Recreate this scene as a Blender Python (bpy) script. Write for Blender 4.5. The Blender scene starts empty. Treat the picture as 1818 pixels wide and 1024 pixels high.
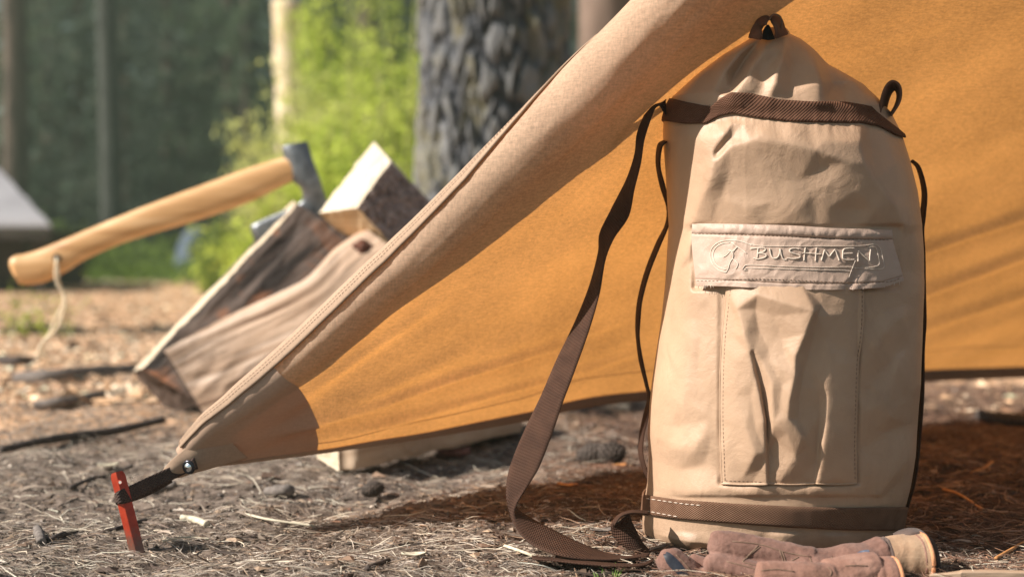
import bpy, math, random
import numpy as np
from math import radians, sin, cos, pi
from mathutils import Vector, Matrix

S = bpy.context.scene
# ------------------------------------------------------------------ camera, world, sun, exposure
CAMH, F, TILT = 0.37, 2525.0, math.atan(92/2525.0)      # photo is 1818 x 1024
cd = bpy.data.cameras.new("camera"); cam = bpy.data.objects.new("camera", cd)
S.collection.objects.link(cam)
cam.location = (0, 0, CAMH); cam.rotation_euler = (pi/2 - TILT, 0, 0)
cd.sensor_width = 36; cd.lens = 36*F/1818; cd.clip_start = 0.05; cd.clip_end = 2000
cd.dof.use_dof = True; cd.dof.focus_distance = 1.66; cd.dof.aperture_fstop = 3.0
S.camera = cam
SUN_EL, SUN_AZ = radians(36.5), radians(-104)      # azimuth of the sun measured from +Y clockwise
SD = Vector((sin(SUN_AZ)*cos(SUN_EL), cos(SUN_AZ)*cos(SUN_EL), sin(SUN_EL)))
w = bpy.data.worlds.new("World"); S.world = w; w.use_nodes = True
sky = w.node_tree.nodes.new('ShaderNodeTexSky'); sky.sky_type = 'NISHITA'; sky.sun_disc = False
sky.sun_elevation = SUN_EL; sky.sun_rotation = SUN_AZ
bg = w.node_tree.nodes['Background']; bg.inputs[1].default_value = 0.05
w.node_tree.links.new(sky.outputs[0], bg.inputs[0])
sl = bpy.data.lights.new("sun", 'SUN'); sl.energy = 4.9; sl.angle = radians(0.6); sl.color = (1.0, 0.91, 0.82)
so = bpy.data.objects.new("sun", sl); S.collection.objects.link(so)
so.rotation_euler = SD.to_track_quat('Z', 'Y').to_euler()
S.view_settings.view_transform = 'Standard'; S.view_settings.look = 'None'
S.view_settings.exposure = 1.0; S.view_settings.gamma = 1
S.cycles.use_denoising = True
S.cycles.max_bounces = 8; S.cycles.transparent_max_bounces = 8
rng = np.random.default_rng(7); random.seed(7)

# ------------------------------------------------------------------ helpers
ct, st = cos(TILT), sin(TILT)
def P(px, py, Y):
    """point seen at photo pixel (px,py) at distance Y in front of the lens (array friendly)"""
    x = (np.asarray(px, float)-909)/F; y = (512-np.asarray(py, float))/F
    dy = ct + y*st; dz = -st + y*ct
    k = np.asarray(Y, float)/dy
    return np.stack(np.broadcast_arrays(x*k, Y+0*k, CAMH+dz*k), -1)
def proj(p):
    p = np.asarray(p, float); z = p[..., 2]-CAMH
    f = p[..., 1]*ct - z*st; u = p[..., 1]*st + z*ct
    return 909+F*p[..., 0]/f, 512-F*u/f
def G(px, py, z=0.0):
    y = (512-py)/F; dz = -st+y*ct; dy = ct+y*st
    Y = (z-CAMH)/dz*dy
    return P(px, py, Y)
def hash2(ix, iy, s=0):
    h = (ix.astype(np.int64)*374761393 + iy.astype(np.int64)*668265263 + s*974634777) & 0xffffffff
    h = ((h ^ (h >> 13))*1274126177) & 0xffffffff
    h = (h ^ (h >> 16)) & 0xffffff
    return h/float(0xffffff)
def vn(x, y, s=0):
    x = np.asarray(x, float); y = np.asarray(y, float)
    ix, iy = np.floor(x), np.floor(y); fx, fy = x-ix, y-iy
    fx = fx*fx*fx*(fx*(fx*6-15)+10); fy = fy*fy*fy*(fy*(fy*6-15)+10)
    a = hash2(ix, iy, s); b = hash2(ix+1, iy, s); c = hash2(ix, iy+1, s); d = hash2(ix+1, iy+1, s)
    return (a*(1-fx)+b*fx)*(1-fy)+(c*(1-fx)+d*fx)*fy-0.5
def fbm(x, y, o=4, s=0):
    r = 0; a = 1
    for k in range(o): r = r + a*vn(x*2**k, y*2**k, s+k); a *= .5
    return r
def sm(a, b, x):
    t = np.clip((x-a)/(b-a), 0, 1); return t*t*(3-2*t)
def worley(x, y, s=0):
    x, y = np.broadcast_arrays(np.asarray(x, float), np.asarray(y, float))
    ix, iy = np.floor(x), np.floor(y); f1 = np.full(x.shape, 9.); f2 = f1.copy(); idv = np.zeros(x.shape)
    for dx in (-1, 0, 1):
        for dy in (-1, 0, 1):
            cx, cy = ix+dx, iy+dy
            qx = cx+hash2(cx, cy, s); qy = cy+hash2(cx, cy, s+5)
            d = np.hypot(qx-x, qy-y); v = hash2(cx, cy, s+9)
            c = d < f1; f2 = np.where(c, f1, np.minimum(f2, d)); idv = np.where(c, v, idv); f1 = np.where(c, d, f1)
    return f1, f2, idv
def link(o): S.collection.objects.link(o); return o
def mesh_np(name, V, Fc, mat=None, parent=None, uv=None, smooth=True, col=None, midx=None, mats=None):
    V = np.asarray(V, np.float32).reshape(-1, 3); Fc = np.asarray(Fc, np.int32); n = Fc.shape[1]
    me = bpy.data.meshes.new(name)
    me.vertices.add(len(V)); me.vertices.foreach_set('co', V.ravel())
    me.loops.add(Fc.size); me.loops.foreach_set('vertex_index', Fc.ravel())
    me.polygons.add(len(Fc)); me.polygons.foreach_set('loop_start', np.arange(0, Fc.size, n, dtype=np.int32))
    me.polygons.foreach_set('loop_total', np.full(len(Fc), n, np.int32))
    if uv is not None:
        l = me.uv_layers.new(name='UVMap'); l.data.foreach_set('uv', np.asarray(uv, np.float32).reshape(-1, 2)[Fc.ravel()].ravel())
    if col is not None:
        a = me.color_attributes.new('tint', 'FLOAT_COLOR', 'POINT')
        c = np.ones((len(V), 4), np.float32); c[:, :3] = col; a.data.foreach_set('color', c.ravel())
    for m in (mats or ([mat] if mat else [])): me.materials.append(m)
    if midx is not None: me.polygons.foreach_set('material_index', np.asarray(midx, np.int32))
    me.polygons.foreach_set('use_smooth', np.full(len(Fc), smooth, bool))
    me.update(calc_edges=True); me.validate()
    o = link(bpy.data.objects.new(name, me)); o.parent = parent
    return o
def gridF(n, m, close_n=False, close_m=False, off=0):
    i = np.arange(n if close_n else n-1); j = np.arange(m if close_m else m-1)
    I, J = np.meshgrid(i, j, indexing='ij'); I2 = (I+1) % n; J2 = (J+1) % m
    return np.stack([I*m+J, I2*m+J, I2*m+J2, I*m+J2], -1).reshape(-1, 4)+off
def grid(name, V, mat=None, parent=None, uv=None, close_n=False, close_m=False, flip=False, **k):
    n, m = V.shape[:2]; f = gridF(n, m, close_n, close_m)
    if flip: f = f[:, ::-1]
    return mesh_np(name, V, f, mat, parent, uv=uv, **k)
def solid(o, t, off=0.0):
    m = o.modifiers.new('thick', 'SOLIDIFY'); m.thickness = t; m.offset = off; return o
def crv(pts, n):
    """Catmull-Rom through rows of pts -> n samples"""
    p = np.asarray(pts, float)
    if len(p) < 3:
        t = np.linspace(0, 1, n)[:, None]; return p[0]*(1-t)+p[-1]*t
    q = np.vstack([2*p[0]-p[1], p, 2*p[-1]-p[-2]])
    d = np.r_[0, np.cumsum(np.linalg.norm(np.diff(p, axis=0), axis=1))]
    s = np.linspace(0, d[-1], n); k = np.clip(np.searchsorted(d, s, 'right')-1, 0, len(p)-2)
    t = ((s-d[k])/np.maximum(d[k+1]-d[k], 1e-9))[:, None]
    a, b, c, e = q[k], q[k+1], q[k+2], q[k+3]
    return .5*((2*b)+(c-a)*t+(2*a-5*b+4*c-e)*t*t+(-a+3*b-3*c+e)*t**3)
def tube_arr(pts, r, sides=6):
    p = np.asarray(pts, float); n = len(p); r = np.broadcast_to(np.asarray(r, float), (n,))
    T = np.gradient(p, axis=0); T /= np.linalg.norm(T, axis=1)[:, None]+1e-12
    up = np.array([0, 0, 1.]) if abs(T[:, 2]).mean() < .8 else np.array([0, 1., 0])
    A = np.cross(T, up); A /= np.linalg.norm(A, axis=1)[:, None]+1e-12; B = np.cross(T, A)
    th = np.arange(sides)*2*pi/sides
    V = p[:, None]+r[:, None, None]*(A[:, None]*np.cos(th)[None, :, None]+B[:, None]*np.sin(th)[None, :, None])
    V = np.concatenate([np.repeat(p[:1, None], sides, 1), V, np.repeat(p[-1:, None], sides, 1)])
    return V.reshape(-1, 3), gridF(n+2, sides, close_m=True)
def join_arr(L):
    V = []; Fs = []; o = 0
    for v, f in L: V.append(v); Fs.append(f+o); o += len(v)
    return np.vstack(V), np.vstack(Fs)
def tubes(name, L, mat, parent=None, sides=6, **k):
    v, f = join_arr([tube_arr(p, r, sides) for p, r in L]); return mesh_np(name, v, f, mat, parent, **k)
def thing(name, label, cat, loc=(0, 0, 0), group=None):
    o = link(bpy.data.objects.new(name, None)); o.location = loc; o.empty_display_size = .05
    return tag(o, label, cat, group)
def tag(o, label=None, cat=None, group=None, kind=None):
    if label: o['label'] = label
    if cat: o['category'] = cat
    if group: o['group'] = group
    if kind: o['kind'] = kind
    return o
def fix_children(root):
    """children were modelled in world space: keep them where they are under their parent"""
    bpy.context.view_layer.update()
    for c in root.children_recursive:
        if c.parent == root: c.matrix_parent_inverse = Matrix.Translation(-root.location)

# ------------------------------------------------------------------ materials
def mat(name, rough=.8, spec=.3):
    m = bpy.data.materials.new(name); m.use_nodes = True; nt = m.node_tree
    b = nt.nodes['Principled BSDF']; b.inputs['Roughness'].default_value = rough
    b.inputs['Specular IOR Level'].default_value = spec
    return m, nt, b
def N(nt, t, **k):
    n = nt.nodes.new(t)
    for a, v in k.items():
        if a in n.bl_rna.properties: setattr(n, a, v)
        else: n.inputs[a.replace('_', ' ')].default_value = v
    return n
def L(nt, a, b): nt.links.new(a, b)
def noise(nt, scale, detail=4, rough=.55, coord='Object', stretch=None, dist=0):
    tc = N(nt, 'ShaderNodeTexCoord'); src = tc.outputs[coord]
    if stretch:
        mp = N(nt, 'ShaderNodeMapping'); mp.inputs['Scale'].default_value = stretch; L(nt, src, mp.inputs[0]); src = mp.outputs[0]
    n = N(nt, 'ShaderNodeTexNoise'); n.inputs['Scale'].default_value = scale; n.inputs['Detail'].default_value = detail
    n.inputs['Roughness'].default_value = rough; n.inputs['Distortion'].default_value = dist
    L(nt, src, n.inputs['Vector']); return n.outputs['Fac']
def ramp(nt, fac, stops):
    r = N(nt, 'ShaderNodeValToRGB'); e = r.color_ramp.elements
    while len(e) < len(stops): e.new(.5)
    for i, (p, c) in enumerate(stops): e[i].position = p; e[i].color = (*c, 1)
    L(nt, fac, r.inputs[0]); return r.outputs[0]
def mixc(nt, fac, a, b, mode='MIX'):
    m = N(nt, 'ShaderNodeMix', data_type='RGBA', blend_type=mode)
    for s, v in ((m.inputs[0], fac), (m.inputs[6], a), (m.inputs[7], b)):
        if hasattr(v, 'links'): L(nt, v, s)
        elif isinstance(v, (int, float)): s.default_value = v
        else: s.default_value = (*v, 1)
    return m.outputs[2]
def bump(nt, b, h, dist, strength=1.0, prev=None):
    n = N(nt, 'ShaderNodeBump'); n.inputs['Strength'].default_value = strength; n.inputs['Distance'].default_value = dist
    L(nt, h, n.inputs['Height'])
    if prev is not None: L(nt, prev, n.inputs['Normal'])
    if b is not None: L(nt, n.outputs[0], b.inputs['Normal'])
    return n.outputs[0]
def math_(nt, op, a, b=None):
    m = N(nt, 'ShaderNodeMath', operation=op)
    for i, v in enumerate((a, b)):
        if v is None: continue
        if hasattr(v, 'links'): L(nt, v, m.inputs[i])
        else: m.inputs[i].default_value = v
    return m.outputs[0]
def simple(name, stops, scale, rough=.8, spec=.3, bscale=None, bdist=.001, detail=5, stretch=None, dist=0):
    m, nt, b = mat(name, rough, spec)
    f = noise(nt, scale, detail, stretch=stretch, dist=dist); L(nt, ramp(nt, f, stops), b.inputs['Base Color'])
    if bscale: bump(nt, b, noise(nt, bscale, 6, stretch=stretch), bdist)
    return m
def weave(nt, fx, fy, coord='UV'):
    """over-under weave height from UV metres: fx, fy threads per metre"""
    tc = N(nt, 'ShaderNodeTexCoord'); sp = N(nt, 'ShaderNodeSeparateXYZ'); L(nt, tc.outputs[coord], sp.inputs[0])
    u = math_(nt, 'SINE', math_(nt, 'MULTIPLY', sp.outputs[0], fx*pi)); v = math_(nt, 'SINE', math_(nt, 'MULTIPLY', sp.outputs[1], fy*pi))
    return math_(nt, 'MULTIPLY', u, v)
def relief(x0, x1, y0, y1, lines, sig=2.2, rand=0, ramp_=2.0, seed=1, avoid=16):
    """cloth as flat facets between traced creases: heights (mm) on crease polylines, triangulated, then softened"""
    from mathutils.geometry import delaunay_2d_cdt
    co = []; hh = []; ed = []
    W, H = int(x1-x0)+1, int(y1-y0)+1
    for ln in lines:
        b = len(co)
        for p in ln: co.append((p[0]-x0, p[1]-y0)); hh.append(p[2])
        ed += [(b+i, b+i+1) for i in range(len(ln)-1)]
    r = np.random.default_rng(seed); base = np.array(co)
    k = 0; tries = 0; pts = []
    while k < rand and tries < rand*30:
        tries += 1; q = np.array([r.uniform(2, W-3), r.uniform(2, H-3)])
        allp = np.vstack([base]+([np.array(pts)] if pts else []))
        if (np.hypot(*(allp-q).T) > avoid).all():
            pts.append(q); co.append(tuple(q)); hh.append(None); k += 1
    for cx, cy in ((-30, -30), (W+30, -30), (-30, H+30), (W+30, H+30)): co.append((cx, cy)); hh.append(0)
    known = np.array([c for c, h in zip(co, hh) if h is not None]); kh = np.array([h for h in hh if h is not None], float)
    for i, h in enumerate(hh):
        if h is None:
            d = np.hypot(known[:, 0]-co[i][0], known[:, 1]-co[i][1]); w_ = 1/(d**2.5+20); hh[i] = float((w_*kh).sum()/w_.sum())*.9+r.normal()*ramp_
    res = delaunay_2d_cdt([Vector(c) for c in co], ed, [], 0, 1e-3)
    vs, _e, fs, ov = res[0], res[1], res[2], res[3]
    hv = []
    C = np.array(co)
    for i, v in enumerate(vs):
        if ov[i]: hv.append(hh[ov[i][0]])
        else:
            d = np.hypot(C[:, 0]-v[0], C[:, 1]-v[1]); j = np.argsort(d)[:2]; hv.append(float(np.mean([hh[q] for q in j])))
    img = np.zeros((H, W)); vs = np.array([(v[0], v[1]) for v in vs]); hv = np.array(hv)
    for f in fs:
        a, b, c = vs[list(f)]; ha, hb, hc_ = hv[list(f)]
        xa, xb = max(0, int(min(a[0], b[0], c[0]))), min(W-1, int(max(a[0], b[0], c[0]))+1); ya, yb = max(0, int(min(a[1], b[1], c[1]))), min(H-1, int(max(a[1], b[1], c[1]))+1)
        if xb < xa or yb < ya: continue
        X, Y = np.meshgrid(np.arange(xa, xb+1), np.arange(ya, yb+1)); det = (b[1]-c[1])*(a[0]-c[0])+(c[0]-b[0])*(a[1]-c[1])
        if abs(det) < 1e-9: continue
        l1 = ((b[1]-c[1])*(X-c[0])+(c[0]-b[0])*(Y-c[1]))/det; l2 = ((c[1]-a[1])*(X-c[0])+(a[0]-c[0])*(Y-c[1]))/det; l3 = 1-l1-l2
        k_ = (l1 >= -1e-6) & (l2 >= -1e-6) & (l3 >= -1e-6); sub_ = img[ya:yb+1, xa:xb+1]; sub_[k_] = (l1*ha+l2*hb+l3*hc_)[k_]
    def blur(a, s):
        n = int(s*3)+1; g = np.exp(-np.arange(-n, n+1)**2/(2*s*s)); g /= g.sum()
        p = np.pad(a, n, 'edge'); p = sum(g[i]*p[i:i+a.shape[0], :] for i in range(2*n+1)); return sum(g[i]*p[:, i:i+a.shape[1]] for i in range(2*n+1))
    img = .68*blur(img, sig)+.32*blur(img, sig*3)
    def f(px, py):
        x = np.clip(px-x0, 0, W-1.001); y = np.clip(py-y0, 0, H-1.001); i, j = x.astype(int), y.astype(int); u, v = x-i, y-j
        return (img[j, i]*(1-u)+img[j, i+1]*u)*(1-v)+(img[j+1, i]*(1-u)+img[j+1, i+1]*u)*v
    return f
def nylon(name, c1, c2, rough=.44):
    m, nt, b = mat(name, rough, .35)
    f = noise(nt, 9, 5, .6); c = ramp(nt, f, [(.25, c1), (.75, c2)])
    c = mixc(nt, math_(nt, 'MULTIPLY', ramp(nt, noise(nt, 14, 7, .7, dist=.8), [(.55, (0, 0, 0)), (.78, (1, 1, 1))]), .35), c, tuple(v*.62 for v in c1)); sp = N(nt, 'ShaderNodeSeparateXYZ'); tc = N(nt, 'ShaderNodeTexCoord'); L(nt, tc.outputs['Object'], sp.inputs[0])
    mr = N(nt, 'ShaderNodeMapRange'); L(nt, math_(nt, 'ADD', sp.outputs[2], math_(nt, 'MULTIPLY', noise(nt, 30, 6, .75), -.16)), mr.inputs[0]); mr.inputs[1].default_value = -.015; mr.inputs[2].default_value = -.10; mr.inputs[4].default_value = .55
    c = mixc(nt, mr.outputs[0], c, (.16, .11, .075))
    L(nt, c, b.inputs['Base Color'])
    b.inputs['Specular IOR Level'].default_value = .3
    n1 = bump(nt, None, noise(nt, 22, 5, .6, dist=.6), .006, .35)
    n2 = bump(nt, b, noise(nt, 700, 3, .7), .0006, .5, n1)
    return m
M = {}
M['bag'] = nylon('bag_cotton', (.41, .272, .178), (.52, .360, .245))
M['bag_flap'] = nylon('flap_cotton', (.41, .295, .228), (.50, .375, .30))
M['thread'] = simple('thread', [(.3, (.60, .50, .41)), (.7, (.72, .62, .52))], 300, .6)
M['thread_dark'] = simple('thread_brown', [(.3, (.15, .095, .065)), (.7, (.22, .145, .10))], 300, .7)
def webbing(name, ca, cb, fx=540, fy=580):
    m, nt, b = mat(name, .78, .2)
    wv = weave(nt, fx, fy); f = math_(nt, 'ADD', math_(nt, 'MULTIPLY', wv, .20), noise(nt, 60, 4))
    L(nt, ramp(nt, f, [(.15, ca), (.85, cb)]), b.inputs['Base Color'])
    bump(nt, b, wv, .0007, .8); return m
M['web'] = webbing('webbing', (.075, .032, .018), (.16, .078, .046))
M['web_low'] = webbing('webbing_faded', (.11, .055, .032), (.22, .125, .078))
M['dark'] = simple('dark_opening', [(.3, (.012, .011, .012)), (.7, (.03, .027, .028))], 40)  # near black for openings, their inner shade put into the colour
M['brown_cloth'] = simple('brown_cloth', [(.3, (.10, .05, .035)), (.7, (.17, .09, .06))], 30, .8, .2, 120, .0006)
def fabric_trans(name, diff, trans, mixf, weave_amt=.25):
    m = bpy.data.materials.new(name); m.use_nodes = True; nt = m.node_tree; nt.nodes.remove(nt.nodes['Principled BSDF'])
    out = nt.nodes['Material Output']
    n1 = noise(nt, 420, 3, .6, stretch=(1, 1, .25)); n2 = noise(nt, 420, 3, .6, stretch=(.25, .25, 1.2)); n3 = noise(nt, 5, 5, .6)
    wv = math_(nt, 'MULTIPLY', math_(nt, 'ADD', n1, n2), .5)
    v = math_(nt, 'ADD', math_(nt, 'MULTIPLY', wv, .6), math_(nt, 'MULTIPLY', n3, .4))
    d = N(nt, 'ShaderNodeBsdfDiffuse'); t = N(nt, 'ShaderNodeBsdfTranslucent'); mx = N(nt, 'ShaderNodeMixShader')
    k = weave_amt
    L(nt, ramp(nt, v, [(.38, tuple(c*(1-k) for c in diff)), (.62, tuple(min(1, c*(1+k*.5)) for c in diff))]), d.inputs[0])
    L(nt, ramp(nt, v, [(.38, tuple(c*(1-k) for c in trans)), (.62, tuple(min(1, c*(1+k*.5)) for c in trans))]), t.inputs[0])
    nb = bump(nt, None, n3, .006, .5); nb = bump(nt, None, wv, .0004, .4, nb)
    L(nt, nb, d.inputs['Normal']); L(nt, nb, t.inputs['Normal'])
    mx.inputs[0].default_value = mixf; L(nt, d.outputs[0], mx.inputs[1]); L(nt, t.outputs[0], mx.inputs[2])
    L(nt, mx.outputs[0], out.inputs[0]); return m
M['tarp'] = fabric_trans('tarp_canvas', (.72, .53, .385), (.70, .31, .078), .46, .32)
M['tarp_patch'] = fabric_trans('tarp_patch', (.48, .34, .25), (.40, .20, .12), .10, .12)
M['tarp_hem'] = fabric_trans('tarp_hem', (.42, .30, .215), (.4, .2, .12), .08, .15)
# ================================================================== BACKPACK
YC = 1.745
bag = thing('backpack', 'tall tan drawstring backpack with brown webbing and embroidered flap, before the tarp', 'backpack', (.30, YC, 0))
Lp = [(1332,64),(1326,70),(1300,86),(1262,108),(1225,138),(1198,162),(1180,178),(1176,200),(1177,250),(1181,300),(1184,350),(1187,400),(1184,450),(1181,505),(1175,560),(1166,620),(1157,680),(1153,720),(1150,770),(1152,810),(1149,860),(1143,905),(1140,935),(1146,965)]
Rp = [(1398,64),(1420,70),(1442,82),(1458,105),(1478,120),(1508,126),(1540,158),(1568,188),(1588,205),(1603,245),(1616,290),(1629,340),(1637,400),(1640,450),(1641,500),(1639,560),(1637,620),(1634,680),(1630,740),(1626,800),(1620,850),(1607,895),(1602,930),(1590,965)]
lz = P([a[0] for a in Lp], [a[1] for a in Lp], YC); rz = P([a[0] for a in Rp], [a[1] for a in Rp], YC)
ztop = lz[0, 2]
def rows(z):
    """centre x, half width a, half depth b, centre y, for height z"""
    z = np.asarray(z, float)
    xl = np.interp(z, lz[::-1, 2], lz[::-1, 0]); xr = np.interp(z, rz[::-1, 2], rz[::-1, 0])
    a = (xr-xl)/2; xc = (xr+xl)/2
    b = np.interp(z, [0, .015, .06, .2, .40, .50, .54, .57, .60, ztop], [.105, .128, .138, .140, .132, .120, .096, .062, .034, .020])
    yc = YC + np.interp(z, [0, .4, .54, ztop], [0, 0, -.010, -.052])
    a = a*np.interp(z, [0, .008, .02, .05], [.93, .965, .985, 1.0])
    return xc, a, b, yc
PEX = 2.08
def _fit():
    # keep the drawn outline on the photographed one although the front of the bag is nearer than its sides
    Lx, Rx = lz[:, 0].copy(), rz[:, 0].copy(); La, Ra = np.array(Lp, float), np.array(Rp, float)
    for _ in range(6):
        for arr, A, sgn in ((lz, La, -1), (rz, Ra, 1)):
            new = arr[:, 0].copy()
            for i in range(len(arr)):
                z = max(arr[i, 2], .004); xc, a, b, yc = rows(z); ph = np.linspace(-.3, 1.3, 120) if sgn > 0 else np.linspace(pi-1.3, pi+.3, 120)
                c, s = np.cos(ph), np.sin(ph); q = np.stack([xc+a*np.sign(c)*np.abs(c)**(2/PEX), yc-b*np.sign(s)*np.abs(s)**(2/PEX), z+0*ph], -1); px, py = proj(q)
                k = np.argmax(px*sgn); tgt = np.interp(py[k], A[:, 1], A[:, 0]); new[i] += (tgt-px[k])/F*q[k, 1]*.8
            arr[:, 0] = new
_fit()
def pl_dist(px, py, pts):
    """signed distance to a polyline and parameter 0..1 along it"""
    pts = np.asarray(pts, float); best = np.full(px.shape, 1e9); sg = np.zeros(px.shape); tt = np.zeros(px.shape)
    seg = np.linalg.norm(np.diff(pts, axis=0), axis=1); cum = np.r_[0, np.cumsum(seg)]
    for k in range(len(pts)-1):
        a, b = pts[k], pts[k+1]; d = b-a
        t = np.clip(((px-a[0])*d[0]+(py-a[1])*d[1])/(d@d), 0, 1)
        qx, qy = px-(a[0]+t*d[0]), py-(a[1]+t*d[1]); r = np.hypot(qx, qy)
        s = np.sign(d[0]*qy-d[1]*qx); c = r < best
        best = np.where(c, r, best); sg = np.where(c, s, sg); tt = np.where(c, (cum[k]+t*seg[k])/cum[-1], tt)
    return best*sg, tt
def fold(px, py, pts, amp, w1, w2=None, ends=(.25, .25), p=1.0):
    """ridge (amp>0) or valley: w1 = width on the left-hand side of travel, w2 on the right-hand side (pixels)"""
    w2 = w2 or w1
    pts = crv(np.asarray(pts, float), 14) if len(pts) > 2 else pts
    d, t = pl_dist(px, py, pts); wd = np.where(d > 0, w2, w1)
    e = sm(0, max(ends[0], .01), t)*sm(0, max(ends[1], .01), 1-t)
    g = np.exp(-np.power(np.sqrt((d/wd)**2+.02), 1.3)*1.2)
    return amp*g*(e if p == 1 else 1)
MM = .001
# creases on the bag body, traced as polylines of (px, py, height in mm)
def edge_(xs, y, h): return [(x, y, h) for x in xs]
TOPC = [
 edge_(range(1170, 1621, 30), 196, 2), edge_(range(1330, 1411, 20), 60, 0),
 [(1376,64,3),(1352,92,12),(1322,132,15),(1292,172,10)], [(1352,72,0),(1330,98,-11),(1314,128,-13),(1300,158,-5)], [(1346,70,2),(1310,98,9),(1282,130,10),(1262,168,6)],
 [(1300,92,3),(1262,124,2),(1232,168,3)], [(1270,108,4),(1230,140,8),(1205,172,5)],
 [(1392,68,3),(1380,110,15),(1372,150,12),(1362,176,5)], [(1384,90,6),(1352,150,5),(1340,176,2)], [(1402,76,1),(1404,116,3),(1402,170,2)],
 [(1420,76,5),(1440,112,13),(1452,148,12),(1460,180,5)], [(1444,86,3),(1466,118,-2),(1484,150,-7),(1500,180,0)], [(1480,122,4),(1512,146,10),(1544,178,10),(1570,206,4)], [(1500,126,0),(1540,160,2)],
]
MIDC = [
 edge_(range(1170, 1651, 24), 216, 0),
 [(1226,398,11),(1240,360,17),(1256,318,24),(1262,290,22)], [(1262,290,22),(1290,262,17),(1330,252,16),(1390,255,18),(1440,268,19),(1500,290,19),(1545,325,18),(1580,362,15),(1602,398,11)],
 [(1318,222,5),(1296,244,6),(1270,276,7)], [(1300,216,5),(1284,240,17),(1262,270,18)],
 [(1264,392,4),(1276,352,9),(1292,318,10),(1330,310,9),(1390,322,8),(1440,344,8),(1470,370,7)],
 [(1480,316,13),(1516,342,14),(1550,372,11),(1580,396,7)], [(1300,396,2),(1330,372,8),(1366,358,6)], [(1380,398,3),(1410,376,7),(1450,392,1)], [(1500,398,1),(1520,372,3)],
 [(1526,222,5),(1520,256,19),(1528,292,22)], [(1544,226,0),(1544,262,5),(1550,300,12)], [(1566,238,6),(1584,290,12),(1598,350,8)],
 [(1218,240,4),(1214,300,3),(1206,370,4),(1200,398,3)], [(1236,250,9),(1232,300,10),(1222,360,8)], [(1400,222,6),(1410,242,14)], [(1340,220,2),(1350,240,15)], [(1470,222,4),(1466,250,15)],
 edge_(range(1230, 1600, 30), 404, 1),
 # left of and below the flap
 [(1226,424,12),(1210,462,13),(1192,512,8),(1180,560,5)], [(1252,466,3),(1228,462,2),(1208,478,5)], [(1226,410,3),(1206,440,2),(1192,480,2)],
 [(1222,520,10),(1206,580,9),(1190,640,6),(1180,700,5)], [(1262,540,3),(1246,600,2),(1236,660,3)], [(1184,600,1),(1172,660,0)],
 [(1172,700,3),(1212,716,8),(1262,704,2)], [(1164,760,2),(1204,756,0),(1258,742,3)], [(1160,800,3),(1200,794,9),(1246,776,7),(1268,768,2)], [(1160,842,1),(1204,834,1),(1250,824,0)],
 [(1240,706,3),(1252,736,4)],
 # right side
 [(1606,420,4),(1600,480,2),(1608,540,4)], [(1600,560,8),(1566,590,9),(1540,640,5)], [(1624,610,2),(1590,632,1),(1544,690,0)], [(1620,690,6),(1580,704,8),(1536,730,5)],
 [(1624,750,1),(1586,760,0),(1536,790,1)], [(1620,800,6),(1588,840,8),(1556,880,5)], [(1600,850,1),(1570,880,0)], [(1536,820,4),(1548,850,5),(1544,880,2)],
 [(1622,520,4),(1612,600,3),(1616,700,4)], [(1592,640,7),(1574,740,9),(1580,840,7)], [(1556,560,3),(1552,660,2),(1556,760,3)], [(1226,600,8),(1216,680,7),(1226,800,9)],
 # puckers above the lower band
 [(1284,866,6),(1330,872,8),(1392,868,4)], [(1400,872,4),(1450,868,8),(1510,874,4)], [(1180,868,3),(1230,872,7),(1280,880,3)], edge_(range(1150, 1620, 20), 888, 1),
 [(1160,950,3),(1220,962,9),(1290,958,4)], [(1330,946,1),(1344,985,-1)], [(1386,948,6),(1390,990,9)], [(1430,950,1),(1426,990,1)], [(1480,950,6),(1500,980,8)], [(1240,950,1),(1262,985,0)],
 edge_(range(1150, 1620, 30), 942, 1), edge_(range(1150, 1620, 30), 1030, 0),
]
MIDC += [[(1150+k*3, y, 0)] for k, y in ((0,300),(0,400),(0,500),(0,620),(0,700),(0,800),(0,880))]+[[(1650, y, 0)] for y in (260,320,400,480,560,640,720,800,880)]
_rt = relief(1140, 1660, 50, 205, TOPC, 3.4, 10, .8, 3); _rm = relief(1130, 1660, 200, 1040, MIDC, 3.0, 100, 1.5, 4, 28)
def flat_mask(px, py):
    m1 = sm(1222,1236,px)*sm(1604,1590,px)*sm(396,404,py)*sm(520,508,py)
    m2 = sm(1270,1282,px)*sm(1530,1518,px)*sm(500,512,py)*sm(864,854,py)
    m3 = sm(876,884,py)*sm(950,940,py)
    return 1-np.clip(np.maximum(np.maximum(m1, m2*.95), m3*.6), 0, 1)
def hbody(px, py):
    h = 1.7*_rt(px, py)*sm(204, 186, py)+_rm(px, py)*sm(206, 222, py)
    wx = px+18*fbm(px/70, py/70, 3, 4); wy = py+18*fbm(px/70, py/70, 3, 8)
    r1 = .5-np.abs(fbm(wx/62, wy/84, 2, 11)); r2 = .5-np.abs(fbm(wx/26, wy/34, 2, 17))
    h += 1.3*(r1-.3)+.6*(r2-.3)
    bandd = np.minimum(np.abs(py-(190+.0*px)-12), np.abs(py-(905)))
    # puckers running into both bands
    h += 1.6*np.exp(-np.abs(py-215)/16)*fbm(px/9, py/60, 2, 21) + 1.5*np.exp(-np.abs(py-905)/24)*fbm(px/11, py/70, 2, 23)
    return h*MM*flat_mask(px, py)
UB_T = np.array([(1100,172),(1176,172),(1215,182),(1262,190),(1278,176),(1296,167),(1330,167),(1380,178),(1440,182),(1500,182),(1545,190),(1575,214),(1604,238),(1700,240)], float)
UB_B = np.array([(1100,214),(1176,214),(1215,220),(1252,219),(1276,206),(1300,201),(1340,208),(1400,215),(1470,217),(1530,218),(1560,224),(1590,240),(1604,244),(1700,246)], float)
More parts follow.
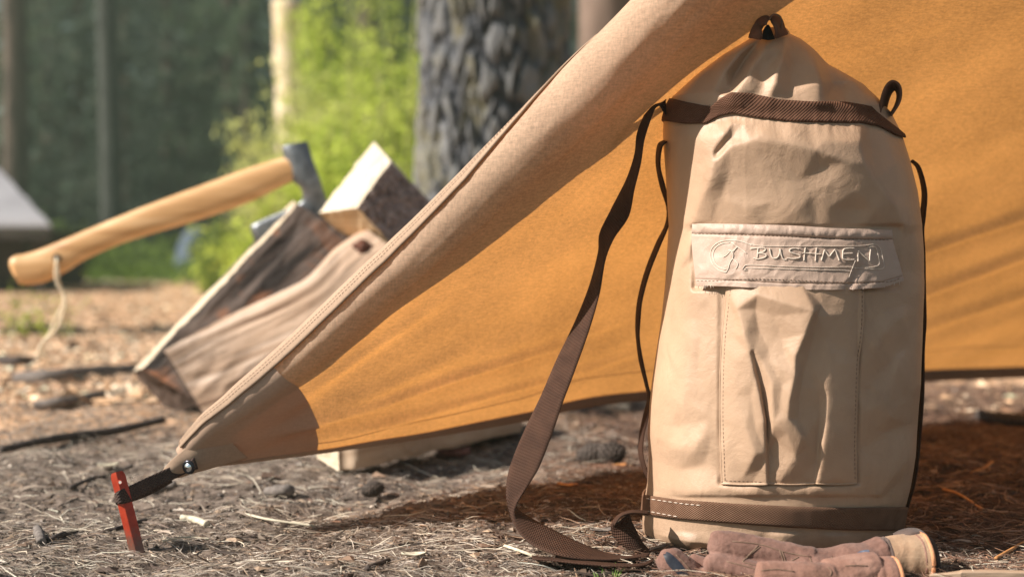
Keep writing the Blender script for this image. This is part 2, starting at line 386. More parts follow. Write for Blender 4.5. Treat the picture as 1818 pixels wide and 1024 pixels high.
LB_T = np.array([(1100,878),(1146,878),(1200,886),(1300,893),(1400,898),(1500,901),(1608,900),(1700,900)], float)
LB_B = np.array([(1100,912),(1142,912),(1200,920),(1300,928),(1400,935),(1500,940),(1606,941),(1700,941)], float)
def body(phi, z, off=0.0, rel=1.0):
    """point of the bag surface: phi 0=right silhouette, pi/2=front, pi=left, negative=back"""
    xc, a, b, yc = rows(z); c, s = np.cos(phi), np.sin(phi)
    ex = 2/PEX
    x = xc+(a+off)*np.sign(c)*np.abs(c)**ex; y = yc-(b+off)*np.sign(s)*np.abs(s)**ex
    p = np.stack(np.broadcast_arrays(x, y, z), -1)
    px, py = proj(p); fr = sm(0.02, .55, s)
    h = np.where(s > 0, hbody(px, py)*fr, 0)
    hb = .0025*fbm(x*25, z*20, 3, 31)
    p[..., 1] -= h*rel - np.where(s <= 0, hb, 0)*(1-fr)
    return p
def surf(px, py, off=0.0, rel=1.0):
    """front surface point seen at photo pixel"""
    px, py = np.broadcast_arrays(np.asarray(px, float), np.asarray(py, float))
    Y = np.full(px.shape, YC-.12)
    for _ in range(9):
        q = P(px, py, Y); xc, a, b, yc = rows(np.clip(q[..., 2], 0, ztop))
        u = np.clip(np.abs((q[..., 0]-xc)/(a+off)), 0, .9995)
        Y = .35*Y+.65*(yc-(b+off)*(1-u**PEX)**(1/PEX))
    if rel: Y = Y-hbody(px, py)*rel*sm(.999, .80, u)
    return P(px, py, Y)
nphi, nz = 560, 620
zz = ztop*(np.linspace(0, 1, nz))**1.0
ph = np.concatenate([np.linspace(0, pi, 440), pi+np.linspace(0, pi, nphi-440+2)[1:-1]])
# push more samples to the front where it is seen
Zg, Pg = np.meshgrid(zz, ph, indexing='ij'); V = body(Pg, Zg)
zc = zz[:, None]
cap = np.array([[V[0, :, 0].mean(), V[0, :, 1].mean(), 0.0]]); cap2 = np.array([[V[-1, :, 0].mean(), V[-1, :, 1].mean(), ztop-.02]])
Vb = np.concatenate([np.repeat(cap[None], nphi, 1), V, np.repeat(cap2[None], nphi, 1)])
grid('body', Vb, M['bag'], bag, close_m=True, flip=False)
# webbing bands going all the way round
def band(name, T, B, off, m, nn=10):
    ph = np.linspace(0, 2*pi, 520, endpoint=False); out = []
    for k in range(nn):
        t = k/(nn-1); z = np.full(ph.shape, .3 if T[1, 1] > 500 else .5)
        for _ in range(14):
            q = body(ph, z, off, 0); px, _py = proj(q)
            tgt = np.interp(px, T[:, 0], T[:, 1])*(1-t)+np.interp(px, B[:, 0], B[:, 1])*t
            tgt = np.where(np.sin(ph) < 0, T[1, 1]*(1-t)+B[1, 1]*t if T[1,1] > 500 else tgt, tgt)
            zn = P(px, tgt, np.where(np.sin(ph) < 0, YC, q[:, 1]))[:, 2]
            z = np.clip(.3*z+.7*zn, 0, ztop)
        edge = .0004 if k in (0, nn-1) else 0
        out.append(body(ph, z, off-edge, 1.0 if T[1,1] < 500 else .6))
    V = np.array(out); d = np.r_[0, np.cumsum(np.linalg.norm(np.diff(V[0], axis=0), axis=1))]
    uv = np.stack([np.broadcast_to(d, (nn, 520)), np.broadcast_to(np.linspace(0, .028, nn)[:, None], (nn, 520))], -1)
    o = grid(name, V, m, bag, uv=uv, close_m=True); return solid(o, .0022, 0), V
_, VU = band('upper_webbing_band', UB_T, UB_B, .0028, M['web'])
_, VL = band('lower_webbing_band', LB_T, LB_B, .0030, M['web_low'])
# faint zigzag stitches at the left end of the lower band
def stitches(name, pts, r, dash, gap, m, parent, fn, sides=5):
    c = crv(np.array(pts, float), 400); d = np.r_[0, np.cumsum(np.linalg.norm(np.diff(c, axis=0), axis=1))]
    Ls = []; s = 0
    while s+dash < d[-1]:
        q = np.array([s, s+dash/2, s+dash]); x = np.interp(q, d, c[:, 0]); y = np.interp(q, d, c[:, 1])
        Ls.append((fn(x, y), np.array([r*.5, r, r*.5]))); s += dash+gap
    return tubes(name, Ls, m, parent, sides)
onband = lambda x, y: surf(x, y, .0046, .6)
stitches('stitching', [(1147,884),(1180,889),(1216,894),(1250,897)], .0006, 7, 3, M['thread'], bag, onband)
stitches('stitching', [(1146,906),(1172,911),(1205,917)], .0006, 7, 3, M['thread'], bag, onband)
# ---- front pocket
PKC = [
 [(1288,512,2),(1304,548,11),(1316,592,14),(1326,622,13)], [(1326,622,13),(1336,664,12),(1346,704,14),(1353,742,14),(1356,800,10),(1360,856,6)],
 [(1334,626,5),(1344,664,-1),(1352,704,-3),(1359,742,-4),(1361.5,800,-3),(1363.5,856,0)],
 [(1334,618,11),(1348,640,10),(1364,676,13),(1368,750,13)], [(1368,750,13),(1392,764,14),(1420,772,13)],
 [(1308,512,5),(1340,522,12),(1380,534,17),(1436,550,24)], [(1436,550,24),(1422,588,22),(1404,632,20),(1404,664,19),(1394,712,18),(1392,738,16),(1420,772,13)],
 [(1444,560,13),(1436,604,8),(1424,650,6),(1414,700,6),(1412,742,7),(1428,770,6)],
 [(1420,772,13),(1408,806,9),(1384,850,3)], [(1376,780,2),(1378,816,1),(1372,850,0)], [(1432,790,5),(1424,840,2)],
 [(1436,650,6),(1446,690,4),(1455,730,1),(1453,772,-1),(1450,810,-1),(1445.5,856,0)], [(1448,636,7),(1465,690,8.5),(1462,744,8.5),(1455.5,790,8.5),(1448.5,856,5)],
 [(1338,548,4),(1346,588,3),(1362,620,6)], [(1372,560,9),(1384,600,8),(1392,632,12)], [(1362,640,9),(1384,680,12),(1380,720,11)],
 [(1300,640,7),(1304,700,6),(1320,756,11),(1336,800,14)], [(1296,760,4),(1306,800,4),(1318,844,3)], [(1330,700,8),(1338,760,9)], [(1300,596,4),(1304,560,5)],
 [(1452,540,8),(1490,556,7),(1522,548,3)], [(1462,596,8),(1486,612,5),(1516,602,3)], [(1470,640,9),(1500,644,6),(1518,640,3)], [(1484,700,7),(1504,720,4)], [(1478,770,7),(1500,758,4)], [(1474,820,5),(1496,800,4),(1510,790,2)], [(1480,846,4)],
 [(x, 506, 6) for x in range(1300, 1530, 40)], [(x, 862, 0) for x in range(1270, 1530, 30)],
 [(1286,520,0),(1280,600,0),(1277,660,0),(1276,740,0),(1278,800,0),(1280,860,0)], [(1533,508,1),(1531,560,1),(1528,600,1),(1522,640,1),(1520,700,1),(1518,780,1),(1519,858,1)]]
_rp = relief(1260, 1545, 494, 872, PKC, 2.0, 4, .4, 6, 26)
pkL = np.array([(1289,506),(1286,540),(1280,600),(1277,660),(1276,740),(1278,800),(1280,856)], float)
pkR = np.array([(1531,508),(1531,560),(1528,600),(1522,640),(1520,700),(1518,780),(1519,855)], float)
XL_ = np.array([(1322,600),(1330,640),(1342,700),(1349,760),(1355,810),(1362,856)], float)
XR_ = np.array([(1478,640),(1466,700),(1460,745),(1455,790),(1450,830),(1446,856)], float)
def hpock(px, py):
    xl = np.interp(py, pkL[:, 1], pkL[:, 0]); xr = np.interp(py, pkR[:, 1], pkR[:, 0])
    e = np.clip(np.minimum(px-xl, xr-px), 0, 40); eb = np.clip(858-py, 0, 40)
    h = 1.5+3*(1-np.exp(-e/12))*(1-np.exp(-eb/20))+_rp(px, py)
    wx = px+14*fbm(px/50, py/50, 3, 44)
    h += .8*(.5-np.abs(fbm(wx/40, py/60, 3, 48)))*sm(0, 12, e)
    return np.maximum(h, .5)*MM
npx, npy = 300, 360
yy = np.linspace(500, 857, npy); tt = np.linspace(0, 1, npx)
TX, YYg = np.meshgrid(tt, yy); xl = np.interp(YYg, pkL[:, 1], pkL[:, 0]); xr = np.interp(YYg, pkR[:, 1], pkR[:, 0])
PX = xl+(xr-xl)*TX
bb = YYg+np.where((PX < 1362), 1.5, 0)*sm(840, 857, YYg)
base = surf(PX, bb, 0.0, 1.0)
base[..., 1] -= hpock(PX, YYg)+.0015
pk = solid(grid('pocket', base, M['bag'], bag), .0016, 0)
def onpock(x, y, o=.0020):
    q = surf(x, y, 0, 1.0); q[..., 1] -= hpock(x, y)+o+.0008; return q
stitches('stitching', pkL[0:]+np.array([6, 0]), .00045, 5, 2.4, M['thread_dark'], pk, onpock)
stitches('stitching', [(1285,851),(1320,852),(1356,853)], .0004, 5, 2.4, M['thread_dark'], pk, onpock)
stitches('stitching', pkR+np.array([-3, 0]), .0004, 5, 3, M['thread_dark'], pk, onpock)
tubes('piping', [(onpock(c[:, 0], c[:, 1], .0012), .0009) for c in (crv(pkL+np.array([1.0, 0]), 80), crv(np.array([(1281,857),(1320,858.5),(1361,858)]), 30), crv(np.array([(1363,857),(1405,858.5),(1445,857)]), 30), crv(np.array([(1447,856),(1480,858),(1519,856)]), 30), crv(pkR, 80))], M['bag'], pk)
# ---- pocket flap
FT = np.array([(1228,397),(1300,398),(1400,401),(1480,406),(1581,409)], float)
FB = np.array([(1233,506),(1290,508),(1400,514),(1500,514),(1560,510),(1597,498)], float)
def flap_edges(t):
    l = crv(np.array([(1228,397),(1227,430),(1230,470),(1234,508)]), 120)
    r = crv(np.array([(1581,409),(1582,428),(1590,462),(1598,499)]), 120)
    lx = np.interp(t, np.linspace(0, 1, 120), l[:, 0]); rx = np.interp(t, np.linspace(0, 1, 120), r[:, 0]); return lx, rx
def flap_px(u, t):
    lx, rx = flap_edges(t); x = lx+(rx-lx)*u
    top = np.interp(x, FT[:, 0], FT[:, 1]); bot = np.interp(x, FB[:, 0], FB[:, 1]); return x, top+(bot-top)*t
def hflap(px, py):
    top = np.interp(px, FT[:, 0], FT[:, 1]); bot = np.interp(px, FB[:, 0], FB[:, 1]); t = np.clip((py-top)/(bot-top), 0, 1)
    h = 4.0+9*np.power(t, .8)
    h += 2.0*np.exp(-((t-.07)/.07)**2)*(1+.9*fbm(px/13, py/40, 2, 51)) - 2.2*np.exp(-((t-.165)/.025)**2)
    h += .55*np.sin(px/5.2+2*np.sin(px/37))*np.exp(-((t-.93)/.09)**2)*(.6+fbm(px/20, py/90, 2, 3)) - 1.3*np.exp(-((t-.90)/.016)**2)
    h += 2.0*fbm(px/60, py/40, 3, 55)+1.6*(.5-np.abs(fbm(px/24+py/60, py/30, 2, 57)))
    h += 2.6*np.exp(-((px-1300-(py-430)*.3)/9)**2)*sm(.5, .9, t) - 2*np.exp(-((px-1520-(480-py)*.6)/7)**2)*sm(.4, .8, t)
    return h*MM
uu, tt = np.meshgrid(np.linspace(0, 1, 420), np.linspace(0, 1, 150)); FX, FY = flap_px(uu, tt)
fv = surf(FX, FY, 0, 0); fv[..., 1] -= hflap(FX, FY)
flap = solid(grid('pocket_flap', fv, M['bag_flap'], bag), .0020, 0)
flap['label'] = 'pale tan pocket flap with embroidered lettering'
def onflap(x, y, o=.0006):
    q = surf(x, y, 0, 0); q[..., 1] -= hflap(np.asarray(x, float), np.asarray(y, float))+o+.0012; return q
def offx(arr): return np.array([(1200+u/4.132, 370+v/4.132) for u, v in arr], float)
stitches('stitching', [(1231,415),(1300,416),(1400,420),(1480,424),(1580,426)], .00045, 4.6, 2.2, M['thread_dark'], flap, onflap)
stitches('stitching', offx([(140,527),(300,528),(500,515),(800,520),(1100,535),(1400,540),(1560,530),(1630,500)]), .00045, 4.6, 2.2, M['thread_dark'], flap, onflap)
# frayed hem threads
Ls = []
for k in range(26):
    x = random.choice([random.uniform(1234,1262), random.uniform(1560,1597), random.uniform(1240,1590)]); y = np.interp(x, FB[:, 0], FB[:, 1])-1.5
    l = random.uniform(2, 7) if (x < 1265 or x > 1555) else random.uniform(1, 3); a = random.uniform(-2.5, 2.5)
    c = np.array([[x, y], [x+a*.5, y+l*.6], [x+a, y+l]]); q = onflap(c[:, 0], c[:, 1]); q[1:, 1] = q[0, 1]-.001; Ls.append((q, .0002))
tag(tubes('frayed_hem_threads', Ls, M['thread'], flap, 4), kind='stuff')
# embroidery: emblem, lettering and frame lines
def sewn(name, polys, r):
    Ls = []
    for p in polys:
        c = crv(offx(p), max(16, int(len(p)*9))) if len(p) > 2 else crv(offx(p), 14)
        Ls.append((onflap(c[:, 0], c[:, 1], .0004), r))
    return tubes(name, Ls, M['thread'], flap, 6)
LET = [
 [(592,292),(588,325),(584,362)], [(536,296),(580,290),(630,288),(645,300),(632,316),(590,328)], [(590,328),(632,332),(652,345),(630,362),(585,370),(556,362)],
 [(676,296),(684,340),(700,364),(726,362),(744,338),(752,296)], [(752,296),(760,340),(776,372),(800,374)],
 [(893,298),(862,292),(828,298),(822,316),(850,330),(888,340),(900,352),(880,364),(840,368),(800,362)],
 [(938,288),(932,336),(926,382)], [(1020,288),(1014,336),(1010,386)], [(918,326),(985,330),(1052,336)],
 [(1054,380),(1066,340),(1078,302)], [(1078,302),(1094,328),(1112,352)], [(1112,352),(1132,326),(1154,300)], [(1154,300),(1168,340),(1182,380)],
 [(1292,292),(1250,292),(1216,300),(1208,335),(1210,368),(1250,376),(1292,374)], [(1204,332),(1240,330),(1278,328)],
 [(1318,388),(1318,350),(1322,312)], [(1322,312),(1362,350),(1402,386)], [(1402,386),(1406,340),(1412,300)]]
sewn('lettering', LET, .0008)
EMB = [
 [(545,270),(500,252),(450,238),(390,234),(330,240),(285,262),(254,296),(244,340),(250,385),(272,425),(310,455),(355,468)],
 [(388,250),(340,256),(300,274),(274,304),(264,345),(272,388),(294,420),(330,440),(362,442)],
 [(400,246),(420,264),(440,280),(470,300),(506,328)], [(440,282),(420,298),(400,318)],
 [(336,356),(360,342),(384,318),(392,308)], [(372,308),(396,314),(408,340),(404,370)], [(408,318),(424,300),(440,284)],
 [(404,366),(388,390),(376,420),(370,440),(356,466)], [(404,368),(424,384),(440,402),(436,424),(426,440)], [(392,308),(384,302),(376,310)],
]
sewn('emblem', EMB, .0006)
FRM = [
 [(450,238),(560,268),(660,276),(900,277),(1150,276),(1330,274),(1430,264),(1466,272),(1486,298),(1496,360),(1506,420),(1494,438),(1470,446)],
 [(1400,284),(1436,280),(1456,296),(1466,350),(1470,404),(1452,420),(1410,430),(1370,432)],
 [(1470,446),(1380,440),(1280,434)],[(1290,430),(1200,426),(1100,430),(960,428),(800,424),(640,416),(520,412),(490,420),(472,446)],
 [(1280,462),(1200,452),(1000,448),(820,442),(640,438),(520,434),(498,440),(482,452),(512,450)]]
sewn('frame_line', FRM, .00045)
tubes('loose_thread', [(onflap(np.linspace(1514,1502,10), np.linspace(462,492,10), .001), .0003)], M['thread'], flap, 4)
# ---- ribbons
def ribbon(name, prs, m, parent, n=160, k=7, t=.0018, width=.026):
    A = crv(np.array([P(a[0], a[1], a[2]) for a in prs]), n); B = crv(np.array([P(a[3], a[4], a[5]) for a in prs]), n)
    s = np.linspace(0, 1, k)[None, :, None]; V = A[:, None]*(1-s)+B[:, None]*s
    mid = (A+B)/2; d = np.r_[0, np.cumsum(np.linalg.norm(np.diff(mid, axis=0), axis=1))]
    uv = np.stack([np.broadcast_to(d[:, None], (n, k)), np.broadcast_to(np.linspace(0, width, k)[None], (n, k))], -1)
    return solid(grid(name, V, m, parent, uv=uv), t, 0)
M['strap'] = webbing('strap_webbing', (.036, .017, .011), (.085, .042, .026), 540, 580)
ribbon('shoulder_strap', [
 (1182,176,1.700,1182,206,1.705),(1170,173,1.700,1172,188,1.695),(1156,184,1.700,1163,192,1.690),(1141,212,1.700,1154,214,1.685),(1131,240,1.700,1143,250,1.685),(1127,275,1.705,1137,290,1.690),(1112,320,1.714,1126,335,1.694),(1085,372,1.738,1116,384,1.723),(1065,414,1.757,1089,424,1.737),(1062,450,1.755,1074,462,1.730),(1046,510,1.750,1064,520,1.723),(1020,574,1.745,1046,584,1.717),(988,640,1.735,1020,658,1.710),(962,700,1.717,998,716,1.692),(938,750,1.702,982,764,1.677),(916,800,1.686,958,826,1.661),(902,842,1.672,938,860,1.652),(899,880,1.655,921,885,1.640),(906,912,1.645,914,895,1.655),(920,942,1.619,924,908,1.654),(948,968,1.594,958,928,1.651),(985,983,1.574,1005,952,1.636),(1030,992,1.570,1050,972,1.628),(1080,994,1.580,1090,984,1.618),(1120,991,1.590,1128,984,1.618),(1150,988,1.600,1154,982,1.618)],
 M['strap'], bag, 260, 9)
ribbon('strap_tail', [(944,986,1.598,946,992,1.568),(985,990,1.584,985,995,1.558),(1040,996,1.572,1040,1001,1.546),(1100,1000,1.566,1100,1005,1.542),(1140,1000,1.572,1142,1004,1.548),(1158,992,1.596,1160,996,1.576)], M['strap'], bag, 120, 7)
ribbon('strap_loop', [(1150,907,1.665,1150,913,1.650),(1120,906,1.660,1122,911,1.630),(1098,914,1.655,1102,917,1.622),(1086,930,1.655,1092,932,1.620),(1088,948,1.655,1116,914,1.632),
 (1098,962,1.650,1122,925,1.640),(1112,973,1.645,1132,945,1.645),(1130,979,1.642,1142,964,1.650),(1148,982,1.645,1152,975,1.655)], M['strap'], bag, 140, 7)
ribbon('inner_strap', [(1178,250,1.735,1184,252,1.715),(1168,258,1.735,1175,262,1.715),(1165,290,1.748,1172,296,1.737),(1172,330,1.773,1181,332,1.765),(1184,370,1.798,1190,372,1.790),(1181,400,1.805,1186,402,1.787),
 (1166,430,1.800,1172,436,1.775),(1146,480,1.795,1153,484,1.775),(1133,530,1.795,1140,532,1.775),(1129,570,1.795,1136,570,1.775),(1130,600,1.795,1135,602,1.775),(1135,640,1.795,1141,640,1.775),(1145,680,1.795,1150,682,1.775),
 (1150,706,1.795,1155,708,1.775),(1143,735,1.795,1151,738,1.775),(1136,770,1.790,1143,772,1.775),(1134,800,1.787,1141,802,1.770),(1140,828,1.785,1147,830,1.765),(1150,850,1.785,1156,852,1.765)], M['strap'], bag, 200, 5)
ribbon('back_strap', [(1616,286,1.77,1620,284,1.75),(1628,300,1.77,1634,298,1.75),(1637,340,1.77,1645,340,1.75),(1634,380,1.77,1643,382,1.75),(1629,408,1.77,1640,410,1.75),(1630,450,1.77,1642,452,1.75),(1636,520,1.77,1643,520,1.75),(1637,570,1.77,1644,572,1.75),(1630,620,1.77,1641,622,1.75),(1630,700,1.77,1640,700,1.75),
 (1624,780,1.77,1634,782,1.75),(1620,850,1.77,1626,850,1.75),(1606,900,1.77,1612,902,1.75)], M['strap'], bag, 160, 5)
# ---- loop tab at the top right
ribbon('side_loop', [(1562,200,1.665,1572,208,1.70),(1565,174,1.66,1575,186,1.70),(1573,153,1.658,1581,168,1.70),(1584,144,1.658,1588,160,1.70),(1596,150,1.66,1592,164,1.70),(1600,166,1.664,1593,174,1.70),(1596,184,1.668,1589,188,1.70),(1582,206,1.672,1580,204,1.70)], M['brown_cloth'], bag, 70, 6, .0025)
# ---- gathered neck with drawstring channel loops
neck = []
def neckloop(name, prs, m): return ribbon(name, prs, m, bag, 60, 7, .0035)
neckloop('drawstring_channel', [(1330,68,1.654,1352,70,1.639),(1335,54,1.654,1352,60,1.634),(1340,42,1.654,1354,50,1.651),(1350,32,1.654,1360,44,1.634),(1358,26,1.659,1364,38,1.644),(1364,27,1.664,1366,36,1.654)], M['brown_cloth'])
neckloop('drawstring_channel', [(1398,62,1.664,1376,68,1.644),(1392,50,1.664,1378,58,1.639),(1388,38,1.664,1376,48,1.639),(1382,28,1.664,1370,38,1.644),(1374,24,1.666,1366,34,1.654)], M['brown_cloth'])
tubes('drawstring', [(crv(P([1366,1370,1378,1386,1388,1384],[36,28,26,32,46,60],[1.644,1.642,1.642,1.644,1.649,1.654]), 40), .0011)], M['thread_dark'], bag)
# dark opening between the gathers
q = crv(P([1352,1356,1364,1370,1376],[70,52,44,54,70],1.659), 20); V2 = np.stack([q, q*0+P(1364,72,1.654)], 0)
grid('neck_lining', V2, M['dark'], bag)
fix_children(bag)
# ================================================================== TARP
tarp = thing('tarp', 'large orange tan canvas tarp slanting behind the backpack, its corner pegged down', 'tarp', (-.40, 1.77, 0))
Ee = crv(P([332,372,434,520,636,736,902,1075,1290,1600,2000],[822,790,746,674,598,520,405,262,60,-190,-500],[1.765,1.763,1.76,1.755,1.75,1.745,1.735,1.708,1.655,1.53,1.36]), 500)
Bb = crv(P([338,380,440,580,690,800,930,1140,1640,2300,3000],[833,826,819,801,785,768,746,709,676,650,610],[1.768,1.79,1.83,1.93,2.0,2.07,2.16,2.35,2.9,3.6,4.3]), 500)
sE = np.linspace(0, 1, 500)
# matched parameter: key pairs of the two borders
keyE = [0,.02,.05,.10,.16,.22,.33,.45,.60,.78,1.0]
def along(C, keys_px, keys_t, n):
    px, py = proj(C); idx = [int(np.argmin((px-k[0])**2+(py-k[1])**2)) for k in keys_px]
    return np.stack([np.interp(np.interp(np.linspace(0, 1, n), keys_t, idx), np.arange(len(C)), C[:, j]) for j in range(3)], -1)
kt = keyE; nS = 620
E = along(Ee, [(332,822),(372,790),(434,746),(520,674),(636,598),(736,520),(902,405),(1075,262),(1290,60),(1600,-190),(2000,-500)], kt, nS)
B = along(Bb, [(338,833),(380,826),(440,819),(580,801),(690,785),(800,768),(930,746),(1140,709),(1640,676),(2300,650),(3000,610)], kt, nS)
def smooth1(a, k=15):
    p = np.pad(a, ((k, k), (0, 0)), 'edge')
    for _ in range(3): p = np.stack([np.convolve(p[:, j], np.ones(k)/k, 'same') for j in range(3)], -1)
    return p[k:-k]
e = smooth1(np.gradient(E, axis=0)); e /= np.linalg.norm(e, axis=1)[:, None]
wv = smooth1(B-E); wv -= (wv*e).sum(1)[:, None]*e; wv /= np.linalg.norm(wv, axis=1)[:, None]
nn = np.cross(wv, e); nn /= np.linalg.norm(nn, axis=1)[:, None]
nn *= np.sign((nn*(np.array([0, 0, CAMH])-E)).sum(1))[:, None]; nn = smooth1(nn, 21); nn /= np.linalg.norm(nn, axis=1)[:, None]
wv = smooth1(wv, 21)
rad = np.interp(np.linspace(0, 1, nS), kt, [.008,.013,.018,.024,.027,.030,.035,.040,.043,.05,.055])
rad = np.convolve(np.pad(rad, 30, 'edge'), np.ones(61)/61, 'valid')
TH = radians(136)
SIL = crv(np.array([(288,834),(316,797),(346,757),(420,688),(510,608),(625,497),(747,383),(900,230),(1050,74),(1135,-12),(1290,-165),(1500,-380),(1750,-640)], float), 120)
for _ in range(10):
    A = E[:, None]-nn[:, None]*rad[:, None, None]+rad[:, None, None]*(np.cos(np.linspace(0, TH, 30))[None, :, None]*nn[:, None]-np.sin(np.linspace(0, TH, 30))[None, :, None]*wv[:, None])
    qx, qy = proj(A); d, _t = pl_dist(qx, qy, SIL); d = -d     # positive = outside (upper left)
    ex = np.where(np.abs(d).min() > 1e8, d, d).max(1); g_ = np.convolve(np.pad(ex, 15, 'edge'), np.ones(31)/31, 'valid')
    E = E+wv*(g_/F*1.72*.7)[:, None]
arcn = 46; shn = 300
def tarp_arc(th, off=0.0):
    """rolled border; th array (k,), returns (nS,k,3)"""
    th = np.asarray(th)[None, :, None]; r = rad[:, None, None]
    return E[:, None]-nn[:, None]*r+(r+off)*(np.cos(th)*nn[:, None]-np.sin(th)*wv[:, None])
def tarp_sheet(q, off=0.0):
    q = np.asarray(q)
    p = E[:, None]*(1-q[None, :, None])+B[:, None]*q[None, :, None]
    n2 = np.broadcast_to(nn[:, None], p.shape); px, py = proj(p)
    k = sm(0, .12, q)[None, :]*sm(0, .02, 1-q)[None, :]+0*px
    h = np.zeros(px.shape)
    for a, b, amp, wd in [((420,790),(1160,555),14,9),((560,745),(1180,510),7,22),((600,775),(1200,612),7,6),((480,770),(900,590),5,12),((460,760),(820,520),4,10),((520,790),(1000,690),4,8),
                          ((1560,470),(1900,352),15,8),((1560,548),(1900,415),17,9),((1560,605),(1900,490),15,10),((1560,630),(1900,545),4,16),((1560,655),(1900,600),4,9),
                          ((380,812),(760,700),3,8),((1000,470),(1500,300),2.5,50),((700,560),(1300,330),2,40),((1560,300),(1900,200),2,50)]:
        d, t = pl_dist(px, py, [a, b]); wj = wd*(1+.15*np.sin(t*9))
        h += amp*(np.exp(-(d/wj)**2)-.55*np.exp(-((d-wd*1.7)/(wd*1.5))**2))*sm(0, .2, t)*sm(0, .25, 1-t)
    h += 9*fbm(px/420+py/900, py/200+px/600, 3, 71)+1.6*fbm(px/120+py/200, py/26+px/90, 2, 75)
    h *= sm(300, 620, px)
    return p+n2*(h*MM*k+off)[..., None]
def seamless():
    th = np.linspace(TH, 0, arcn, endpoint=False); A = tarp_arc(th)
    tail_dir = (A[:, 0]-A[:, 1]); tail_dir /= np.linalg.norm(tail_dir, axis=2 if tail_dir.ndim == 3 else 1)[..., None]+1e-9
    T = A[:, :1]+tail_dir[:, None]*np.linspace(.010, .002, 6)[None, :, None]*np.clip(rad/.05, .2, 1)[:, None, None]
    q = np.linspace(0, 1, shn)**1.1
    return np.concatenate([T, A, tarp_sheet(q)], 1)
V = seamless(); cols = V.shape[1]
px, py = proj(V); wob = fbm(px/60+py/60, (px-py)/300, 3, 78)*.004
V[:, :6+arcn] += (nn[:, None]*wob[:, :6+arcn, None])*sm(0, .3, np.linspace(0, 1, nS))[:, None, None]
grid('tarp_sheet', V, M['tarp'], tarp)
def tarp_pt(si, th=None, q=None, off=.0015):
    """point on roll (th) or sheet (q) at parameter index si (float arrays)"""
    si = np.asarray(si, float); f = lambda A: np.stack([np.interp(si, np.arange(nS), A[:, j]) for j in range(3)], -1)
    r = np.interp(si, np.arange(nS), rad)[:, None]; n_, w_, E_ = f(nn), f(wv), f(E)
    th = np.broadcast_to(th, si.shape)[:, None]
    return E_-n_*r+(r+off)*(np.cos(th)*n_-np.sin(th)*w_)
# corner reinforcement patch (second layer), from the tip to s1
s1 = int(np.interp(.10, np.linspace(0, 1, nS), np.arange(nS)))
def patch_cols(off):
    th = np.linspace(TH, 0, arcn, endpoint=False)
    A = tarp_arc(th, off); q = np.linspace(0, 1, shn)**1.1; Sx = tarp_sheet(q, off); return np.concatenate([A, Sx], 1)
PV = patch_cols(.0016); wobp = wob[:, 6:]; PV[:, :arcn] += nn[:, None]*wobp[:, :arcn, None]*sm(0, .3, np.linspace(0, 1, nS))[:, None, None]
# slightly bowed inner border of the patch
idx = s1+6*np.sin(np.linspace(0, pi, PV.shape[1]))-3; rowsn = 90
Q = np.stack([np.stack([np.interp(np.linspace(0, idx[j], rowsn), np.arange(nS), PV[:, j, c]) for c in range(3)], -1) for j in range(PV.shape[1])], 1)
grid('corner_patch', Q, M['tarp_patch'], tarp)
# tip: flat folded corner with grommet and hem
tipL = crv(P([378,352,328,308,295,288],[742,770,796,814,828,842],[1.775,1.765,1.757,1.75,1.747,1.746]), 40)
tipR = crv(P([440,405,375,345,318,292],[812,822,830,838,846,850],[1.80,1.785,1.77,1.762,1.754,1.75]), 40)
t = np.linspace(0, 1, 24)[None, :, None]; TV = tipL[:, None]*(1-t)+tipR[:, None]*t
TV[..., 1] -= .010*np.sin(np.linspace(0, pi, 24))[None]*np.linspace(1, .5, 40)[:, None]
tip = solid(grid('corner_tab', TV, M['tarp_hem'], tarp), .003, 0)
# border hem: a flat double-stitched strip running up the rolled edge
hn = 9; si = np.linspace(3, int(nS*.52), 300)
thA = np.interp(si/nS, [0, .05, .12, .22, .33, .42, .52], np.radians([132, 132, 132, 132, 138, 152, 175])); thB = thA-np.interp(si/nS, [0, .05, .12, .22, .33, .42, .52], np.radians([60, 56, 50, 42, 36, 26, 8]))
HV = np.stack([tarp_pt(si, thA+(thB-thA)*k/(hn-1), off=.0036) for k in range(hn)], 1)
hw = fbm(np.linspace(0, 60, 300), np.zeros(300), 2, 5)*.0012; HV += hw[:, None, None]
solid(grid('hem', HV, M['tarp_hem'], tarp), .0024, 0)
def hemstitch(fr, r=.0005):
    Ls = []; c = tarp_pt(si, thA+(thB-thA)*fr, off=.0053)+hw[:, None]; d = np.r_[0, np.cumsum(np.linalg.norm(np.diff(c, axis=0), axis=1))]; s = 0
    while s < d[-1]-.004:
        q = np.linspace(s, s+.0032, 3); Ls.append((np.stack([np.interp(q, d, c[:, j]) for j in range(3)], -1), r)); s += .005
    return tubes('stitching', Ls, M['thread_dark'], tarp, 4)
hemstitch(.45, .00022); hemstitch(.64, .00022)
# bottom hem
def sheet_at(q, off): return tarp_sheet(np.array(q), off)
HB = sheet_at(np.linspace(.955, 1.0, 6)**1.1, .0018)[6:]
HB2 = HB.copy(); solid(grid('bottom_hem', HB, M['tarp_hem'], tarp), .0016, 0)
sh = tarp_sheet(np.array([0, .70, .86, 1.0]), .0006)
tubes('seam', [(sh[20:, 2], .0006)], M['tarp_patch'], tarp, 5)
